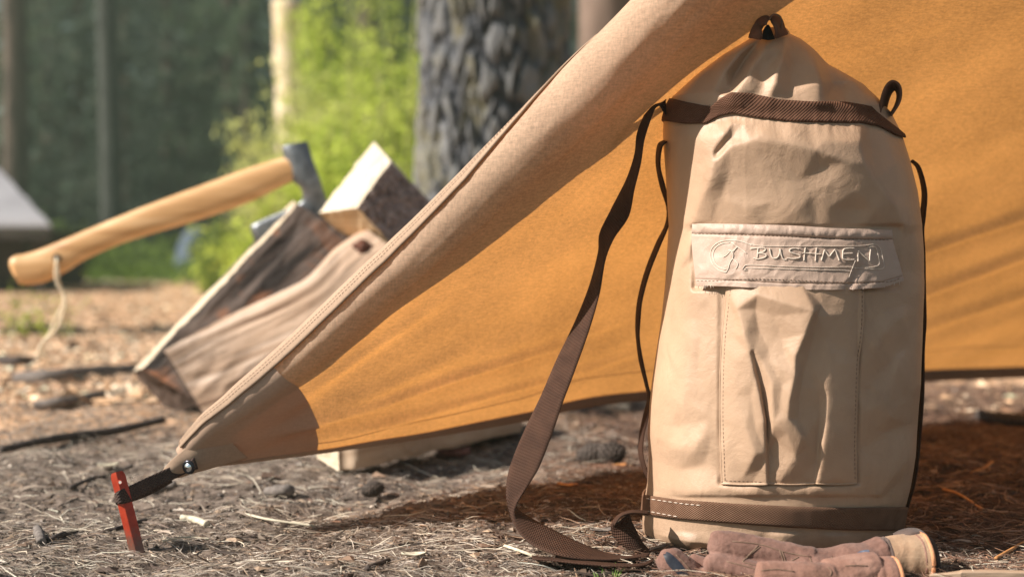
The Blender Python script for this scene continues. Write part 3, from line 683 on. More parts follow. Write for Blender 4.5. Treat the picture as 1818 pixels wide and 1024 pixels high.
# grommet
gc = P(335, 829, 1.738); ng = np.array([-.35, -.86, -.1]); ng /= np.linalg.norm(ng)
def ring(c, n, R, r, name, m, parent, k=28, s=10):
    a = np.cross(n, [0, 0, 1]); a /= np.linalg.norm(a); b = np.cross(n, a); u = np.arange(k)*2*pi/k; v = np.arange(s)*2*pi/s
    ctr = (np.cos(u)[:, None]*a+np.sin(u)[:, None]*b)
    V = c+ctr[:, None]*(R+r*np.cos(v))[None, :, None]+n[None, None]*(r*.7*np.sin(v))[None, :, None]
    return grid(name, V, m, parent, close_n=True, close_m=True)
mm, nt, b_ = mat('brass_dark', .25, .5); b_.inputs['Base Color'].default_value = (.05, .05, .06, 1); b_.inputs['Metallic'].default_value = .9; M['metal_dark'] = mm
mm, nt, b_ = mat('bright_metal', .18, .5); b_.inputs['Base Color'].default_value = (.7, .75, .8, 1); b_.inputs['Metallic'].default_value = 1; M['metal_bright'] = mm
gr = ring(gc, ng, .0065, .0026, 'grommet', M['metal_dark'], tarp)
u = np.linspace(0, 2*pi, 24, endpoint=False); a = np.cross(ng, [0, 0, 1]); a /= np.linalg.norm(a); b2 = np.cross(ng, a)
R = np.linspace(.0001, .0052, 8); DV = gc+ng*.0015+(np.cos(u)[:, None]*a+np.sin(u)[:, None]*b2)[:, None]*R[None, :, None]+ng*(.0022*np.cos(R/.0052*1.5))[None, :, None]
grid('grommet_cap', DV, M['metal_bright'], gr, close_n=True)
# webbing loop from the corner to the peg
mw = webbing('peg_loop_webbing', (.045, .03, .026), (.10, .065, .052), 330, 330)
def ribbon_w(name, prs, parent, n=60, k=6, t=.0016): return ribbon(name, prs, mw, parent, n, k, t)
ribbon_w('peg_loop', [(345,812,1.752,352,832,1.752),(318,822,1.752,326,842,1.752),(285,836,1.735,298,856,1.735),(250,852,1.71,262,874,1.71),(225,864,1.69,238,888,1.69),(208,872,1.675,216,894,1.672),(204,878,1.68,207,892,1.68),(210,880,1.70,214,896,1.70),(250,858,1.73,262,880,1.73),(300,835,1.756,306,856,1.756)], tarp)
fix_children(tarp)

# ------------------------------------------------------------------ red peg
mp, nt, b_ = mat('red_anodised', .32, .5)
L(nt, ramp(nt, noise(nt, 90, 5), [(.3, (.34, .035, .016)), (.62, (.46, .055, .024)), (.80, (.28, .05, .03))]), b_.inputs['Base Color'])
b_.inputs['Metallic'].default_value = .35; bump(nt, b_, noise(nt, 300, 3), .0003)
_c = b_.inputs['Base Color'].links[0].from_socket; _tc = N(nt, 'ShaderNodeTexCoord'); _sp = N(nt, 'ShaderNodeSeparateXYZ'); L(nt, _tc.outputs['Object'], _sp.inputs[0])
_mr = N(nt, 'ShaderNodeMapRange'); L(nt, math_(nt, 'ADD', _sp.outputs[2], math_(nt, 'MULTIPLY', noise(nt, 160, 5, .7), .05)), _mr.inputs[0]); _mr.inputs[1].default_value = .052; _mr.inputs[2].default_value = .030; _mr.inputs[4].default_value = .8
L(nt, mixc(nt, _mr.outputs[0], _c, (.13, .095, .07)), b_.inputs['Base Color'])
peg = thing('tent_peg', 'bright red metal tent peg leaning in the ground at the tarp corner', 'tent peg', tuple(G(243, 978)))
top, bot = P(206, 838, 1.688), P(246, 996, 1.672)
ax = (bot-top); Lg = np.linalg.norm(ax); ax /= Lg; side = np.cross(ax, [0, 1, 0]); side /= np.linalg.norm(side); back = np.cross(side, ax); back *= np.sign(back[1])
# V-section stake with a rounded head
tt = np.linspace(0, 1, 40); sec = np.array([(-1, .55), (-.5, .15), (0, -.25), (.08, -.28), (.55, .1), (1, .5)])
wd = .0085+0*tt; wd[0] = .006; wd[1] = .0078
PV = top+ax*(tt*Lg)[:, None, None]+side*(sec[:, 0][None, :]*wd[:, None])[..., None]+back*(sec[:, 1][None, :]*wd[:, None])[..., None]
body_o = solid(grid('stake', PV, mp, peg, smooth=False), .0016, 0)
hp = top+ax*.013+side*.003-back*.0036
ring(hp, -back, .0022, .0007, 'hole_rim', mp, peg, 16, 6)
dk = hp-back*.0004; u = np.linspace(0, 2*pi, 16, endpoint=False)
grid('hole', dk+(np.cos(u)[:, None]*side+np.sin(u)[:, None]*ax)[:, None]*np.array([.0001, .002])[None, :, None], simple('hole_light', [(.3, (.55, .5, .45)), (.7, (.7, .62, .55))], 20), peg, close_n=True)
fix_children(peg)
# ================================================================== GROUND
def gz(x, y):
    x = np.asarray(x, float); y = np.asarray(y, float)
    near = sm(0, .4, np.hypot(x-.3, (y-1.72)*1.3)-.16)
    r = .014*fbm(x*2.1, y*2.1, 2, 101)+.017*fbm(x*9, y*9, 3, 103)*near+.0055*fbm(x*40, y*40, 3, 105)
    mound = .016*np.exp(-((x+.28+.5*(y-2.6))/.5)**2-((y-2.9)/.28)**2)
    far = .05*fbm(x*.35, y*.35, 3, 107)*sm(4, 9, np.hypot(x, y))
    return r*np.where(y > 1, 1, 1)+mound+far-.004
nG = 820; t = np.linspace(-1, 1, nG)
gx = .38*np.sinh(6.1*t); gy = 1.95+.38*np.sinh(6.1*t)
X, Y = np.meshgrid(gx, gy, indexing='ij')
m, nt, b = mat('forest_floor', .95, .15)
n1 = noise(nt, 1.4, 6, .65); n2 = noise(nt, 38, 7, .7); n3 = noise(nt, 160, 5, .75)
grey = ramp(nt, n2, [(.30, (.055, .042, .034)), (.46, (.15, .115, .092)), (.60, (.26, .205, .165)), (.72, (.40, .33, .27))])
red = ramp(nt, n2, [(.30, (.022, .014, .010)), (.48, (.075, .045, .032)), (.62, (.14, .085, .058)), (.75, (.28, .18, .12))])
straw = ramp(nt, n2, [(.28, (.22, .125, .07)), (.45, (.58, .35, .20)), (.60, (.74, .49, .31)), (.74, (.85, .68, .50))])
tc = N(nt, 'ShaderNodeTexCoord'); sp = N(nt, 'ShaderNodeSeparateXYZ'); L(nt, tc.outputs['Object'], sp.inputs[0])
# straw coloured leaf litter farther back, grey soil in front toned partly for tree shade, red-brown needle humus round the backpack darkened for tarp shade
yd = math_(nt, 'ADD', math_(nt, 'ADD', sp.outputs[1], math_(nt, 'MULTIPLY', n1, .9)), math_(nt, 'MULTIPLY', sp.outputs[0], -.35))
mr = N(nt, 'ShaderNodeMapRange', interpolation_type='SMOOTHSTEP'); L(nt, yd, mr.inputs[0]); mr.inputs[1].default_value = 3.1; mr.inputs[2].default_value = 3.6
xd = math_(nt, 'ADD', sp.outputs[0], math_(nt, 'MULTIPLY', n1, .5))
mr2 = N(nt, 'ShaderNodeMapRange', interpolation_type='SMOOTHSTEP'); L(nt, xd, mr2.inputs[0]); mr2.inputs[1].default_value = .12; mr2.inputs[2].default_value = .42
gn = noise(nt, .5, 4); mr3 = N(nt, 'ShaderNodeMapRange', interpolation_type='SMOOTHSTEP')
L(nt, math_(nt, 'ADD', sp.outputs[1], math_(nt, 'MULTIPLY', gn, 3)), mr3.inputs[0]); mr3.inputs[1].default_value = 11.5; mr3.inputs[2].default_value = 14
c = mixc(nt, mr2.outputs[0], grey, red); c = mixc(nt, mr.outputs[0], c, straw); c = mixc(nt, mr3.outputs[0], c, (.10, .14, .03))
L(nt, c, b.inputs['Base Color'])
nb = bump(nt, None, n2, .012, .6); bump(nt, b, n3, .004, .7, nb)
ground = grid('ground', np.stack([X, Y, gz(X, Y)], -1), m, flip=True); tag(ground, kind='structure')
# ---- litter: needles, crumbs, flakes
def tint(n, pal, jit=.25):
    pal = np.array(pal); c = pal[rng.integers(0, len(pal), n)]; return np.clip(c*(1+jit*rng.normal(size=(n, 1))), .005, .9)
ml, nt, b = mat('litter', .75, .25); at = N(nt, 'ShaderNodeAttribute', attribute_name='tint'); L(nt, at.outputs[0], b.inputs['Base Color'])
def scatter(n, xr, yr, f=None):
    x = rng.uniform(*xr, n); y = yr[0]+(yr[1]-yr[0])*rng.uniform(0, 1, n)**1.3
    vis = np.abs(x)/y < .40
    k = vis if f is None else vis & f(x, y); return x[k], y[k]
def needles(name, x, y, ln, wd, pal, lift=.004, label=None):
    n = len(x); a = rng.normal(0, .9, n)+np.where(rng.random(n) < .5, 0, rng.uniform(0, pi, n)); l = ln*rng.lognormal(0, .45, n); curve = rng.normal(0, .25, n)
    seg = np.array([-1, -.33, .33, 1.])[None]; ux, uy = np.cos(a)[:, None], np.sin(a)[:, None]
    cx = x[:, None]+ux*seg*l[:, None]/2-uy*curve[:, None]*l[:, None]*(seg**2)*.5; cy = y[:, None]+uy*seg*l[:, None]/2+ux*curve[:, None]*l[:, None]*(seg**2)*.5
    tilt = rng.normal(0, .16, n)[:, None]*seg*l[:, None]
    cz = gz(cx, cy)+lift*rng.random(n)[:, None]+.0008+tilt*.5
    cz = np.maximum(cz, gz(cx, cy)+.0004)
    w = (wd*rng.uniform(.6, 1.3, n))[:, None]*np.array([.5, 1, 1, .4])[None]
    P1 = np.stack([cx-uy*w/2, cy+ux*w/2, cz], -1); P2 = np.stack([cx+uy*w/2, cy-ux*w/2, cz], -1); P3 = np.stack([cx, cy, cz+w*.6], -1)
    V = np.stack([P1, P3, P2], 2)   # n,4,3,3
    f = gridF(4, 3); Fa = (f[None]+(np.arange(n)*12)[:, None, None]).reshape(-1, 4)
    return mesh_np(name, V.reshape(-1, 3), Fa, ml, col=np.repeat(tint(n, pal), 12, 0), smooth=True)
gp = [(.40,.33,.26),(.28,.22,.17),(.56,.49,.41),(.20,.15,.11),(.12,.09,.07),(.32,.23,.16),(.26,.22,.19),(.09,.065,.05)]
rp = [(.15,.082,.056),(.10,.06,.042),(.22,.125,.08),(.07,.045,.034),(.32,.21,.14)]
leftf = lambda x, y: (x+.25*fbm(x*3, y*3, 2, 9) < .28+rng.normal(0, .12, len(x))) | (y < 1.66)
dens = lambda x, y: fbm(x*5, y*5, 3, 12) > -.22
x, y = scatter(80000, (-1.1, 1.1), (1.35, 3.3), lambda x, y: leftf(x, y) & dens(x, y)); n_a = (x, y)
o1 = needles('needle_litter', x, y, .016, .0008, gp); tag(o1, 'pale dry pine needles scattered over the grey soil', 'needles', kind='stuff')
x, y = scatter(2600, (-1.1, 1.1), (1.35, 2.6), leftf)
o = needles('dry_grass_litter', x, y, .034, .0010, [(.66,.60,.48),(.55,.47,.36),(.42,.36,.28)], .01); tag(o, 'long pale dry grass blades lying over the needles', 'grass', kind='stuff')
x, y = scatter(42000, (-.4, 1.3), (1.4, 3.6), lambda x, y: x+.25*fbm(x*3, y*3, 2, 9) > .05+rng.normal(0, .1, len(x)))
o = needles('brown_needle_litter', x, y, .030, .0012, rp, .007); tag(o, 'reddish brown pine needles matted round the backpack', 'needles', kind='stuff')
def chunks(name, x, y, size, pal, flat=.55):
    n = len(x); base = np.array([(1,0,0),(-.5,.87,0),(-.5,-.87,0),(0,0,1),(0,0,-.6)]); fc = np.array([(0,1,3),(1,2,3),(2,0,3),(1,0,4),(2,1,4),(0,2,4)])
    s = size*rng.lognormal(0, .36, n); v = base[None]*(1+.45*rng.normal(size=(n, 5, 1)))*s[:, None, None]; v[..., 2] *= flat; v[..., 0] *= rng.uniform(.7, 2.2, n)[:, None]
    a = rng.uniform(0, 2*pi, n); ca, sa = np.cos(a)[:, None], np.sin(a)[:, None]; vx = v[..., 0]*ca-v[..., 1]*sa; vy = v[..., 0]*sa+v[..., 1]*ca
    V = np.stack([vx+x[:, None], vy+y[:, None], v[..., 2]+gz(x, y)[:, None]+s[:, None]*.25], -1)
    Fa = (fc[None]+(np.arange(n)*5)[:, None, None]).reshape(-1, 3)
    return mesh_np(name, V.reshape(-1, 3), Fa, ml, col=np.repeat(tint(n, pal, .3), 5, 0), smooth=False)
x, y = scatter(60000, (-1.2, 1.2), (1.35, 3.6), lambda x, y: leftf(x, y))
tag(chunks('soil_crumbs', x, y, .0021, gp+[(.09,.07,.055)]*4+[(.2,.15,.11)]*3), 'grey brown crumbs of soil and bark on the ground', 'soil', kind='stuff')
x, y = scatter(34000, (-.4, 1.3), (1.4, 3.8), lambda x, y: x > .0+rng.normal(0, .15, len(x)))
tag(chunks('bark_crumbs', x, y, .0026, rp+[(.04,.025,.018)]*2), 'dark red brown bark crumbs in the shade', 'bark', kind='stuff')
x = rng.uniform(-1, 1, 60000); y = 3.0+9*rng.random(60000)**1.7; x *= y*.42; k_ = ~((x > .25) & (y < 5.5) & (rng.random(60000) < .93)); x, y = x[k_], y[k_]
tag(chunks('leaf_litter', x, y, .0085, [(.70,.50,.33),(.58,.38,.23),(.78,.64,.47),(.34,.21,.13),(.52,.33,.19),(.22,.15,.10)], .5), 'straw coloured leaf and bark litter on the sunlit clearing', 'leaves', kind='stuff')

x, y = scatter(1500, (-1.2, 1.2), (1.35, 4.2)); tag(needles('twig_litter', x, y, .032, .0034, [(.12,.09,.07),(.20,.15,.12),(.30,.24,.19),(.07,.05,.04)], .006), 'short broken twig bits mixed into the needle litter', 'twigs', kind='stuff')
x, y = scatter(3500, (-1.2, 1.2), (1.35, 4.2)); tag(chunks('bark_chips', x, y, .0055, [(.16,.10,.07),(.24,.16,.11),(.09,.06,.045),(.36,.26,.18)], .35), 'small flat brown bark chips mixed into the litter', 'bark', kind='stuff')
# ---- individual pieces lying about
def rock_like(name, c, rx, ry, rz, m, rough=.3, s=0, parent=None):
    u = np.linspace(0, pi, 22); v = np.linspace(0, 2*pi, 36, endpoint=False); U, Vv = np.meshgrid(u, v, indexing='ij')
    d = np.stack([np.sin(U)*np.cos(Vv), np.sin(U)*np.sin(Vv), np.cos(U)], -1)
    r = 1+rough*fbm(d[..., 0]*1.7+s, d[..., 1]*1.7+d[..., 2]*1.9, 3, s+40)+rough*.4*(worley(d[..., 0]*3+s, d[..., 1]*3+d[..., 2]*3, s)[0]-.4)
    return grid(name, np.asarray(c)+d*r[..., None]*np.array([rx, ry, rz]), m, parent, close_m=True)
def stick(name, pts, r, m, wob=.15, label=None, cat='twig', sides=10, group=None):
    c = crv(np.array(pts), 40); n = len(c); V, f = tube_arr(c, r*(1+wob*fbm(np.linspace(0, 6, n), np.full(n, r*999), 3, 3)*2), sides)
    V = V+(wob*r*.8)*np.stack([fbm(V[:, 0]*220, V[:, 2]*220+V[:, 1]*90, 2, 8)]*3, -1)
    o = mesh_np(name, V, f, m); return tag(o, label, cat, group)
def gpt(px, py, dz=0):
    q = G(px, py, dz)
    for _ in range(4): q = G(px, py, float(gz(q[0], q[1]))+dz)
    return q
M['twig_dark'] = simple('twig_dark', [(.3, (.035, .028, .025)), (.7, (.10, .08, .07))], 120, .85, .2, 300, .001)
M['twig_grey'] = simple('twig_grey', [(.3, (.10, .085, .075)), (.7, (.24, .21, .19))], 120, .85, .2, 300, .001)
M['twig_pale'] = simple('twig_pale', [(.3, (.50, .45, .33)), (.7, (.72, .66, .52))], 120, .7, .2, 300, .0005)
M['leaf_orange'] = simple('leaf_orange', [(.3, (.42, .17, .06)), (.7, (.62, .33, .13))], 80, .6, .3)
stick('twig', [gpt(322,918,.004), gpt(345,922,.006), gpt(367,930,.004)], .0042, M['twig_pale'], label='short pale peeled twig lying to the right of the red peg')
stick('twig', [gpt(475,872,.008), gpt(500,870,.009), gpt(520,869,.008)], .0078, M['twig_grey'], label='short thick grey twig stub below the tarp corner patch')
stick('twig', [gpt(270,872,.006), gpt(292,864,.008), gpt(312,858,.005)], .0055, M['twig_grey'], label='grey twig stub right behind the peg webbing loop')
stick('twig', [gpt(66,938,.006), gpt(70,950,.006), gpt(74,962,.004)], .0055, M['twig_grey'], label='grey stub of twig upright in the soil left of the peg')
stick('twig', [gpt(84,960,.003), gpt(105,950,.006), gpt(136,941,.005)], .0034, M['twig_dark'], label='blackish twig by the grey stub at the left edge')
stick('twig', [gpt(183,942,.003), gpt(215,936,.006), gpt(258,922,.005)], .003, M['twig_dark'], label='thin dark twig passing behind the foot of the red peg')
stick('twig', [gpt(125,865,.004), gpt(160,850,.007), gpt(195,842,.005), gpt(236,826,.006)], .003, M['twig_dark'], label='dark twig lying behind the top of the red peg')
stick('twig', [gpt(290,960,.004), gpt(325,953,.004), gpt(372,956,.004)], .0013, M['twig_pale'], label='thin pale straw just right of the peg foot')
stick('twig', [gpt(428,910,.004), gpt(480,922,.006), gpt(560,933,.004)], .0016, M['twig_pale'], label='long pale straw left of the middle of the foreground')
stick('twig', [gpt(0,798,.008), gpt(60,785,.012), gpt(120,775,.014), gpt(200,765,.014), gpt(290,745,.012)], .007, M['twig_dark'], label='long thin dark root running towards the split logs', cat='root')
stick('twig', [gpt(30,672,.012), gpt(90,668,.02), gpt(150,660,.02), gpt(236,655,.014)], .016, M['twig_grey'], label='grey root lying left of the dark log end', cat='root')
stick('twig', [gpt(0,640,.01), gpt(30,641,.014), gpt(62,643,.01)], .016, M['twig_dark'], label='dark short branch piece under the leather cord', cat='branch')
stick('twig', [gpt(60,720,.01), gpt(120,712,.018), gpt(180,700,.014)], .010, M['twig_grey'], label='brown grey branch in front of the grey root', cat='branch')
stick('twig', [gpt(652,1008,.003), gpt(672,1000,.005), gpt(690,994,.004)], .003, M['twig_dark'], label='small dark twig in the foreground left of the white chip')
stick('twig', [gpt(896,968,.004), gpt(925,978,.006), gpt(962,992,.004)], .0018, M['twig_pale'], label='pale straw at the outer bend of the shoulder strap')
stick('twig', [gpt(1740,738,.01), gpt(1790,744,.016), gpt(1860,748,.012)], .012, M['twig_dark'], label='dark branch on the shaded ground under the right side of the tarp', cat='branch')
stick('twig', [gpt(1724,838,.006), gpt(1745,832,.009), gpt(1762,820,.006)], .0022, M['leaf_orange'], label='reddish brown twig on the shaded needles right of the backpack')
stick('twig', [gpt(1675,868,.006), gpt(1705,878,.009), gpt(1745,905,.006)], .0022, M['leaf_orange'], label='bent reddish twig near the backpack base on the right')
stick('twig', [gpt(1768,990,.005), gpt(1800,972,.008), gpt(1830,955,.006)], .0020, M['leaf_orange'], label='slanting orange brown twig above the pale strip at right')
def flake(name, c, a, b2, rot, m, label, cat, curl=.3):
    u, v = np.meshgrid(np.linspace(-1, 1, 17), np.linspace(-1, 1, 9), indexing='ij'); w_ = np.sqrt(np.clip(1-u**2, .02, 1))
    x = u*a; y = v*b2*w_*(1+.25*np.sin(u*5)); z = curl*b2*(v**2)+.15*a*u**2+.1*b2*fbm(u*2, v*2+a*900, 2, 3)
    V = np.stack([c[0]+x*cos(rot)-y*sin(rot), c[1]+x*sin(rot)+y*cos(rot), c[2]+z+.001], -1)
    return tag(solid(grid(name, V, m), .0008, 0), label, cat)
flake('wood_chip', gpt(735,987,.004), .014, .007, .1, M['twig_pale'], 'whitish wood chip in the foreground left of the strap bend', 'wood chip')
flake('bark_flake', gpt(1070,944,.006), .016, .008, .1, M['twig_grey'], 'brown bark flake on the needles inside the strap loop', 'bark')
flake('dry_leaf', gpt(1100,828,.006), .012, .008, .4, M['leaf_orange'], 'orange dry leaf beside the black pine cones', 'leaf')
flake('dry_leaf', gpt(1008,864,.006), .016, .008, -.3, M['leaf_orange'], 'orange brown leaf between the strap and the cones', 'leaf')
flake('dry_leaf', gpt(805,812,.008), .028, .016, .0, simple('leaf_red', [(.3, (.16, .07, .06)), (.7, (.26, .13, .11))], 60), 'dark reddish leaf in front of the pale board', 'leaf', .8)
flake('bark_flake', gpt(192,828,.004), .016, .008, .2, M['twig_pale'], 'pale cream bark flake behind the top of the peg', 'bark')
# pine cones: stacked overlapping scales round a core
mcone = simple('cone', [(.3, (.03, .024, .02)), (.7, (.11, .085, .07))], 200, .8, .3)
def cone(c, d, ln, r, label, group=None):
    d = np.array(d, float); d /= np.linalg.norm(d); a = np.cross(d, [0, 0, 1]); a /= np.linalg.norm(a); b2 = np.cross(d, a)
    root = thing('pine_cone', label, 'pine cone', tuple(np.array([c[0], c[1], c[2]-r])), group)
    t = np.linspace(0, 1, 10); tubes('core', [(np.array(c)+d*((t-.5)*ln)[:, None], r*.62*np.sin(pi*np.clip(t*.9+.08, 0, 1))**.6)], mcone, root, 10)
    Vs = []; Fs = []; o = 0; k = 0; nsc = 90
    for i in range(nsc):
        f = i/nsc; ang = i*2.39996; rr = r*np.sin(pi*(f*.88+.09))**.55; ct_ = np.array(c)+d*((f-.5)*ln)
        out = np.cos(ang)*a+np.sin(ang)*b2; tg = np.cross(d, out); w2 = r*.34*np.sin(pi*(f*.85+.1))**.5
        base = ct_+out*rr*.45; tip_ = ct_+out*rr*1.0+d*r*.30; mid = ct_+out*rr*.80+d*r*.08
        v = np.array([base-tg*w2*.5, base+tg*w2*.5, mid+tg*w2, tip_+tg*w2*.5, tip_-tg*w2*.5, mid-tg*w2]); th_ = d*r*.10
        v = np.vstack([v+th_*.5, v-th_]); Vs.append(v)
        f6 = [(0,1,2,5),(5,2,3,4),(6,11,8,7),(11,10,9,8)]+[(q, (q+1) % 6, 6+(q+1) % 6, 6+q)[::-1] for q in range(6)]
        Fs.append(np.array(f6)+o); o += 12
    mesh_np('scales', np.vstack(Vs), np.vstack(Fs), mcone, root, smooth=False); fix_children(root)
cone(gpt(1052,808,.017), (1,.2,.1), .055, .021, 'black pine cone, left of the two beside the backpack')
cone(gpt(1080,806,.020), (1,-.5,.25), .05, .020, 'black pine cone, right of the two beside the backpack')
cone(gpt(660,868,.010), (1,.3,.2), .03, .012, 'small dark pine cone on the ground below the pale board')
# tufts of fresh grass at the bottom
mg = simple('fresh_grass', [(.3, (.12, .22, .04)), (.7, (.28, .40, .10))], 60, .6)
def tuft(px, py, n, h, label, spread=.02):
    c = gpt(px, py); Ls = []
    for i in range(n):
        a = random.uniform(0, 2*pi); r0 = random.uniform(0, spread*.4); hh = h*random.uniform(.5, 1.1); ln = random.uniform(.2, .8)*hh
        b0 = np.array([c[0]+r0*cos(a), c[1]+r0*sin(a), c[2]-.003]); Ls.append((np.array([b0, b0+[ln*.3*cos(a), ln*.3*sin(a), hh*.6], b0+[ln*cos(a), ln*sin(a), hh]]), np.array([.0009, .0008, .0002])))
    o = tubes('grass_tuft', Ls, mg, None, 4); return tag(o, label, 'grass')
tuft(1090,1024, 10, .014, 'small green grass tuft at the bottom left of the gloves')
tuft(1066,1026, 6, .010, 'tiny green grass sprout farther left at the bottom edge')
# ================================================================== FIREWOOD AND AXE
def loft(name, secs, mats, parent=None, nu=90, nv=22, amp=.002, groove=(0, 40), seed=0, side_mat=(0,0,0,0), cap_mat=(0, 0), bark=None):
    """secs: list of 4 corner points (3-D) along the axis; sides subdivided and roughened"""
    A = np.array(secs, float); ns = len(A); C = np.stack([crv(A[:, k], nu) for k in range(4)], 1)     # nu,4,3
    ctr = C.mean(1); ring_ = []; sid = []
    for k in range(4):
        t = np.linspace(0, 1, nv, endpoint=False)[None, :, None]; ring_.append(C[:, k, None]*(1-t)+C[:, (k+1) % 4, None]*t); sid += [k]*nv
    R = np.concatenate(ring_, 1); n = R.shape[1]
    # round the corners slightly
    R = .15*(np.roll(R, 1, 1)+np.roll(R, -1, 1))+.7*R
    out = R-ctr[:, None]; out /= np.linalg.norm(out, axis=2)[..., None]
    u = np.linspace(0, 1, nu)[:, None]; v = np.arange(n)[None, :]; ax = np.linalg.norm(ctr[-1]-ctr[0])
    per = np.linalg.norm(np.diff(R[0], axis=0), axis=1).sum(); 
    d = amp*2*fbm(u*ax*30+seed, v*per/n*60+seed, 4, seed)
    d = d+groove[0]*(-(np.abs(fbm(u*ax*3+.3*np.sin(u*6)+seed, v*per/n*groove[1], 3, seed+7)))+.2)
    if bark:
        f1, f2, idv = worley(u*ax*bark[1]+.3*fbm(u*9, v*.2, 2, 3), v*per/n*bark[1]*1.5, seed); sel = np.isin(np.array(sid), bark[2])[None, :]
        d = d+np.where(sel, bark[0]*(sm(0, .25, f2-f1)*(.5+idv)-.4), 0)
    endf = 1-.6*np.exp(-np.minimum(u, 1-u)*40)
    R = R+out*(d*endf)[..., None]
    caps = []
    V = [R.reshape(-1, 3)]; f = gridF(nu, n, close_m=True); mi = [np.repeat([[side_mat[k] for k in sid]], nu-1, 0).reshape(-1)]
    Fs = [f]; o = nu*n
    for e_, (row, cm) in enumerate(((0, cap_mat[0]), (nu-1, cap_mat[1]))):
        k = 14; t = np.linspace(1, 0.001, k)[:, None, None]; c = R[row].mean(0)
        cp = c+(R[row][None]-c)*t; nrm = (ctr[0]-ctr[1]) if row == 0 else (ctr[-1]-ctr[-2]); nrm /= np.linalg.norm(nrm)
        cp = cp+nrm*((.002*fbm(cp[..., 0]*60, cp[..., 2]*60+cp[..., 1]*30, 3, seed+3))*(1-t[..., 0]**4)*2)[..., None]
        V.append(cp.reshape(-1, 3)); ff = gridF(k, n, close_m=True)+o; Fs.append(ff if row else ff[:, ::-1]); mi.append(np.full(len(ff), cm)); o += k*n
    V = np.vstack(V); Fa = np.vstack(Fs)
    uvx = np.concatenate([np.stack([np.broadcast_to(u*ax, (nu, n)), np.broadcast_to(v*per/n, (nu, n))], -1).reshape(-1, 2), V[nu*n:, [0, 2]]])
    o_ = mesh_np(name, V, Fa, None, parent, uv=uvx, mats=mats, midx=np.concatenate(mi), smooth=False)
    return o_
def wood(name, stops, gs=(6, 90, 1), rough=.75, extra=None, bd=.0015):
    m, nt, b = mat(name, rough, .2)
    tc = N(nt, 'ShaderNodeTexCoord'); mp_ = N(nt, 'ShaderNodeMapping'); mp_.inputs['Scale'].default_value = gs; L(nt, tc.outputs['UV'], mp_.inputs[0])
    n = N(nt, 'ShaderNodeTexNoise'); n.inputs['Scale'].default_value = 1; n.inputs['Detail'].default_value = 6; n.inputs['Distortion'].default_value = .8; L(nt, mp_.outputs[0], n.inputs['Vector'])
    c = ramp(nt, n.outputs[0], stops)
    if extra:
        e_ = noise(nt, extra[0], 4, dist=1); c = mixc(nt, ramp(nt, e_, [(extra[2], (0, 0, 0)), (extra[3], (1, 1, 1))]), c, extra[1])
    L(nt, c, b.inputs['Base Color']); bump(nt, b, n.outputs[0], bd, .8); return m
w_grey = wood('weathered_wood', [(.35, (.018, .013, .011)), (.46, (.06, .044, .036)), (.6, (.115, .085, .07)), (.72, (.20, .16, .13))], (5, 40, 1), extra=(5.5, (.28, .11, .045), .50, .62))
w_split = wood('split_wood', [(.34, (.16, .095, .06)), (.42, (.42, .29, .20)), (.55, (.54, .395, .29)), (.68, (.68, .54, .43))], (2.4, 60, 1), bd=.006)
w_pale = wood('pale_wood', [(.25, (.56, .46, .34)), (.5, (.72, .63, .48)), (.75, (.80, .73, .60))], (2.5, 50, 1), bd=.0006)
w_edge = wood('pale_edge_wood', [(.25, (.45, .36, .25)), (.5, (.62, .52, .38)), (.75, (.72, .63, .5))], (3, 60, 1))  # pale wood for the dark log's narrow upper facet and the board end
w_fib = wood('split_fibres', [(.25, (.42, .26, .13)), (.5, (.62, .45, .27)), (.75, (.74, .60, .42))], (3, 140, 1))
w_bark = simple('dark_bark', [(.3, (.16, .125, .11)), (.5, (.32, .25, .23)), (.75, (.48, .40, .36))], 60, .9, .15, 120, .004)
w_end = simple('log_end', [(.3, (.035, .024, .019)), (.5, (.085, .06, .048)), (.75, (.16, .12, .10))], 30, .9, .15, 90, .003)
def PP(*a): return [P(x, y, Yv) for x, y, Yv in a]
# corners: upper back, upper front, lower front, lower back
lA = loft('firewood_log', [PP((236,660,2.99),(250,653,2.90),(356,716,2.86),(303,737,2.95)), PP((380,508,3.03),(392,507,2.94),(500,560,2.90),(460,600,3.0)), PP((520,357,3.07),(528,361,2.98),(640,436,2.94),(606,440,3.05))],
          [w_grey, w_edge, w_end], side_mat=(1, 0, 0, 0), cap_mat=(2, 2), amp=.0018, groove=(.014, 26), seed=3, nu=110, nv=30)
tag(lA, 'dark weathered split log with a rusty patch and the axe stuck in its top', 'log')
lB = loft('firewood_log', [PP((290,622,2.86),(294,624,2.80),(366,740,2.78),(360,738,2.93)), PP((410,560,2.92),(416,560,2.85),(500,690,2.80),(494,690,2.92)), PP((536,500,2.90),(541,500,2.82),(640,620,2.79),(634,620,2.90)), PP((592,444,2.95),(598,444,2.86),(716,560,2.79),(712,560,2.9)), PP((644,406,2.96),(652,408,2.88),(780,500,2.80),(776,500,2.9))],
          [w_split, w_split, w_end], cap_mat=(2, 2), side_mat=(0, 0, 0, 0), amp=.0008, groove=(.020, 16), seed=11, nu=150, nv=44)
kb = rock_like('knot', P(645, 450, 2.875), .030, .022, .026, simple('knot_wood', [(.3, (.05, .02, .014)), (.7, (.20, .09, .06))], 60, .9, .15, 120, .003), .5, 3, lB)
tag(lB, 'light brown split log with long grooves, in front of the dark log', 'log')
lC = loft('firewood_log', [PP((566,378,2.93),(634,369,2.84),(700,440,2.88),(644,452,3.0)), PP((663,251,3.0),(694,287,2.93),(764,358,2.98),(736,330,3.1))],
          [w_pale, w_bark, w_fib, w_pale], side_mat=(0, 1, 2, 0), cap_mat=(2, 0), amp=.0022, groove=(.004, 40), seed=21, nu=70, nv=34, bark=(.007, 55, [1]))
